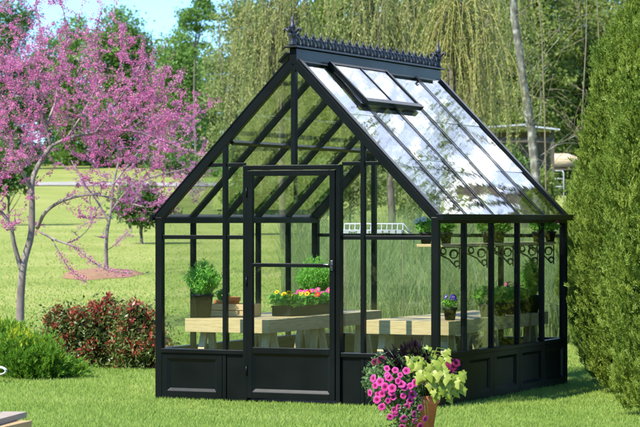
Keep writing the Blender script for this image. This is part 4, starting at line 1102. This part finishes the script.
# ------------------------------------------------------------------ arborvitae hedge
def arbor_mesh(h, r, nspray, seed):
    """conical columns of flat upright sprays"""
    g_ = np.random.default_rng(seed); out = []
    zz = g_.uniform(0, 1, nspray) ** .9; th = g_.uniform(0, 2 * PI, nspray)
    prof = np.interp(zz, [0, .05, .3, .6, .85, 1], [.60, .78, 1, .93, .64, .06])
    lump = 1 + .10 * np.sin(th * 4 + zz * 9 + seed) + .10 * np.sin(th * 7 - zz * 17) + g_.normal(scale=.10, size=nspray)
    dep = np.where(g_.uniform(size=nspray) < .72, 1, g_.uniform(.55, 1, nspray))
    rr = r * prof * lump * dep
    c = np.c_[np.cos(th) * rr, np.sin(th) * rr, .03 + zz * (h - .05)]
    outd = np.c_[np.cos(th), np.sin(th), np.zeros(nspray)]
    up = unit(outd * .55 + np.array([0, 0, 1.0]) + g_.normal(scale=.28, size=(nspray, 3)))
    side = unit(np.cross(up, outd + g_.normal(scale=.8, size=(nspray, 3))))
    K = 12
    for k_ in range(K):
        f_ = (k_ / (K - 1) - .5) * 2; ang = f_ * 1.1; ln = .044 * (1 - .35 * abs(f_)) * g_.uniform(.7, 1.2, nspray)[:, None]
        ax = unit(up * math.cos(ang) + side * math.sin(ang)); st_ = c + up * (.012 * (k_ % 4)); nn = np.cross(ax, side)
        sd = unit(np.cross(ax, np.cross(ax, side) + g_.normal(scale=.5, size=(nspray, 3)))); wd = .0032 + .0014 * g_.uniform(size=(nspray, 1))
        V = np.empty((nspray, 4, 3)); V[:, 0] = st_; V[:, 1] = st_ + ax * ln * .55 + sd * wd; V[:, 2] = st_ + ax * ln - outd * .006; V[:, 3] = st_ + ax * ln * .55 - sd * wd
        out.append(V)
    # older inner growth
    ni = 5000; z2 = g_.uniform(0, 1, ni); t2 = g_.uniform(0, 2 * PI, ni); p2 = np.interp(z2, [0, .05, .3, .6, .85, 1], [.60, .78, 1, .93, .64, .06]) * g_.uniform(.35, .82, ni) * r
    out.append(leaves(np.c_[np.cos(t2) * p2, np.sin(t2) * p2, z2 * h * .96 + .03], .12, .5, (0, 0, 1), .5))
    return np.concatenate(out)
AR = []
def arborvitae(label, loc, h, r, ns, seed):
    t = thing('arborvitae', label, 'hedge tree', loc, random.uniform(0, 6), 'arborvitae trees of the right hedge')
    MB().tube([(0, 0, -.05), (0, 0, h * .5), (0, 0, h * .9)], [.05, .03, .01], 7).build('trunk', BARK, t)
    polys('crown', arbor_mesh(h, r, ns, seed), LF['arbor'], t)
    return t
HD = [(17.7, 670, 3.2, .42, 15000, 'nearest arborvitae of the hedge, cut by the right edge of the picture'),
      (20.0, 643, 3.34, .47, 18000, 'tallest arborvitae of the hedge, second from the near end'),
      (21.5, 624, 2.75, .43, 13000, 'third arborvitae of the hedge, its base in the sunlit grass'),
      (23.0, 620, 2.55, .40, 11000, 'fourth arborvitae of the hedge, right from the greenhouse rear corner'),
      (24.5, 611, 2.40, .40, 9500, 'fifth arborvitae of the hedge, partly hidden by the fourth'),
      (26.0, 602, 2.30, .40, 9000, 'farthest arborvitae of the hedge, touching the greenhouse rear post in view')]
for i, (D, u, h, r, ns, lab) in enumerate(HD): arborvitae(lab, G(u, D), h, r, ns, i + 3)

# ------------------------------------------------------------------ tall grass behind the greenhouse
def tall_grass(n, x0, x1, y0, y1, h0, h1):
    x = rng.uniform(x0, x1, n); y = rng.uniform(y0, y1, n); cl = np.floor(x * 2.2) + np.floor(y * 1.3) * 7
    hh = rng.uniform(h0, h1, n) * (.7 + .3 * np.abs(np.sin(cl * 12.9898))); a = rng.uniform(0, 2 * PI, n); le = hh * rng.uniform(.05, .45, n)
    z = np.interp(y, TY, TZ); b = rng.uniform(0, 2 * PI, n); wd = .006; out = []
    pr = None
    for s0, s1 in ((0, .4), (.4, .75), (.75, 1)):
        q = np.empty((n, 4, 3))
        for k_, (s_, sg) in enumerate(((s0, -1), (s0, 1), (s1, 1), (s1, -1))):
            ww = wd * (1 - .85 * s_) * sg
            q[:, k_] = np.c_[x + np.cos(a) * le * s_ ** 2 + np.cos(b) * ww, y + np.sin(a) * le * s_ ** 2 + np.sin(b) * ww, z + hh * (s_ - .18 * s_ ** 3)]
        out.append(q)
    V = np.stack(out, 1).reshape(n * 3, 4, 3)
    return V
V = np.concatenate([tall_grass(16000, -.2, 3.4, 27, 36, .4, 1.25), tall_grass(6000, -.6, 4.0, 36, 48, .6, 1.9)])
struct(polys('tall_grass', V, LF['tall']), 'stuff')

# ------------------------------------------------------------------ shed, hay bale and rack, white hoop fence
sb = G(524, 76); shd = thing('open_shed', 'low open shed with pale roof edge beyond the leaning trunk', 'shed', sb)
zr = P(0, 128, 76).z - sb.z
for x_ in (-.95, .9):
    for y_ in (0, 1.6): MB().box(x_ - .05, x_ + .05, y_ - .05, y_ + .05, -.05, zr - .03).build('post', SHEDW, shd)
q = MB(); q.bar((-1.15, .8, zr + .02), (.06, .8, zr + .10), 2.2, .05, (0, 0, 1)); q.bar((.0, .8, zr + .07), (1.1, .8, zr - .06), 2.2, .05, (0, 0, 1)); q.build('roof', SHEDR, shd)
MB().box(-.88, .83, 1.54, 1.6, 0, zr - .08).build('back_wall', SHEDW, shd)
MB().box(-.9, .85, -.03, .03, zr - .45, zr - .32).build('rail', SHEDW, shd)
rb = G(560, 95); zr = P(0, 170, 95).z - rb.z
rk_ = thing('hay_rack', 'white pipe rack standing among the brush right from the pale trunk', 'rack', rb)
q = MB()
for x_ in (-.38, .10): q.tube([(x_, -.45, 0), (x_, -.45, zr - .12), (x_ + (.06 if x_ < 0 else -.06), -.45, zr - .04)], .022, 6)
for z_ in (zr - .04, zr - .35, zr - .66): q.tube([(-.36, -.45, z_), (.08, -.45, z_)], .02, 6)
q.build('front_frame', WHITEP, rk_)
q = MB()
for x_ in (-.38, .72): q.tube([(x_, .5, 0), (x_, .5, zr)], .03, 6)
q.tube([(.72, -.4, 0), (.72, -.4, zr)], .03, 6)
q.build('leg', WHITEP, rk_); MB().box(-.45, .8, -.44, .55, zr, zr + .04).build('platform', SHEDW, rk_)
bl = MB(); vs = []; n1, n2 = 22, 12
for i in range(n2 + 1):
    f_ = i / n2; x_ = -.48 + .98 * f_; rr = .32 * (1 - .62 * abs(2 * f_ - .86) ** 3.2 * .55) * (1.0 - .12 * f_)
    for j in range(n1):
        a = 2 * PI * j / n1; vs.append((x_, math.cos(a) * rr, .31 + math.sin(a) * rr * .97 + .012 * math.sin(5 * a + i)))
bl.add(vs, [(i * n1 + j, (i + 1) * n1 + j, (i + 1) * n1 + (j + 1) % n1, i * n1 + (j + 1) % n1) for i in range(n2) for j in range(n1)] + [tuple(range(n1 - 1, -1, -1))[::-1], tuple(n2 * n1 + j for j in range(n1))], True)
tag(bl.build('hay_bale', BALE, loc=(rb.x + .17, 95, rb.z + zr + .045)), 'cream rounded straw bale on the white rack beside the hedge', 'bale')
wb = G(375, 25.6); wf = thing('wire_row_cover', 'low white wire frame in the tall grass behind the greenhouse', 'frame', wb)
zt_ = P(0, 224, 25.6).z - wb.z; q = MB()
for i in range(12):
    x_ = -.34 + i * .056; q.tube([(x_, -.2, zt_ * .9), (x_ + .01, -.19, zt_ * .95), (x_ + .02, 0, zt_), (x_ + .03, .2, zt_ * .95), (x_ + .03, .21, zt_ * .9)], .005, 4)
q.tube([(-.34, -.19, zt_ * .95), (.30, -.19, zt_ * .95)], .010, 5); q.tube([(-.32, 0, zt_), (.30, 0, zt_), (.40, 0, zt_ - .12)], .010, 5)
q.tube([(.30, -.19, zt_ * .95), (.40, -.1, zt_ - .14), (.41, -.1, zt_ - .2)], .008, 5)
q.build('hoops', WHITEP, wf)
for x_, y_ in ((-.32, -.19), (.29, -.19), (-.30, .2), (.30, .2)): MB().tube([(x_, y_, -.05), (x_, y_, zt_ * .945)], .004, 5).build('stake', TWIG, wf)
for i in range(9):
    x_ = -.33 + i * .069; q2 = MB(); q2.box(x_, x_ + .05, -.215, -.207, zt_ * .955 - random.uniform(.02, .06), zt_ * .955); q2.build('slat', WHITEP, wf)

# ------------------------------------------------------------------ trees outside the frame that the glass mirrors
GO = 'trees around the garden'
big = tree('garden_tree', 'large leafy garden tree outside the frame to the left behind the camera', 'tree', (-26, -4, 0), 11, [(0, 0, 7, 4, 4, 4), (-2, 1, 5, 3.4, 3, 3), (2.2, 0, 5, 3.4, 3, 3), (0, 0, 3.0, 4, 3.4, 2.4), (1.5, .5, 1.5, 4, 3, 1.5), (-2, 0, 1.5, 3.5, 3, 1.5)], 26000, .26, LF['mass'], clump=.6, tr=.3, group=GO)
for i, (x, y, s_) in enumerate(((-31, 1, 1.1), (-36, -8, 1.2), (-22, -11, .9), (-40, 2, 1.2), (-17, -16, 1))):
    dup(big, (x, y, 0), i * 1.3, s_, label='leafy garden tree outside the frame behind the camera, copy of a row', group=GO)
def cam_ref(a, d, up): return GL(a, d) + Vector((.374, .83, 0)) * up
rb_ = thing('garden_tree', 'tall airy tree outside the frame to the right, mirrored in the roof glass', 'tree', (11.2, 42, gz(42)), 0, GO)
q = MB(); tr_ = limb(q, (0, 0, -.1), (0, 0, 11), .28, .1, .02, 9, 8); lobes = []
for i in range(30):
    a = random.uniform(0, 6.28); z_ = random.uniform(5.0, 12.5); rr = random.uniform(.6, 4.2) * (1 - abs(z_ - 10) / 9)
    e = Vector((math.cos(a) * rr, math.sin(a) * rr, z_)); limb(q, tr_[min(8, max(3, int(z_ * .5)))], e, .05, .015, .1, 5, 4); lobes.append((e.x, e.y, e.z, .6, .6, .35))
q.build('trunk', BARK, rb_)
polys('crown', leaves(crown_points(lobes, 15000, .32, .2), .085, .5), LF['mass'], rb_)

# ------------------------------------------------------------------ render settings
S.render.engine = 'CYCLES'
S.cycles.use_denoising = True
try: S.cycles.denoiser = 'OPENIMAGEDENOISE'
except Exception: pass
S.cycles.max_bounces = 8; S.cycles.transparent_max_bounces = 24; S.cycles.diffuse_bounces = 3; S.cycles.glossy_bounces = 4
S.cycles.caustics_reflective = False; S.cycles.caustics_refractive = False
S.view_settings.view_transform = 'Standard'; S.view_settings.look = 'None'
S.view_settings.exposure = 1.75; S.view_settings.gamma = 1; S.view_settings.use_curve_mapping = False
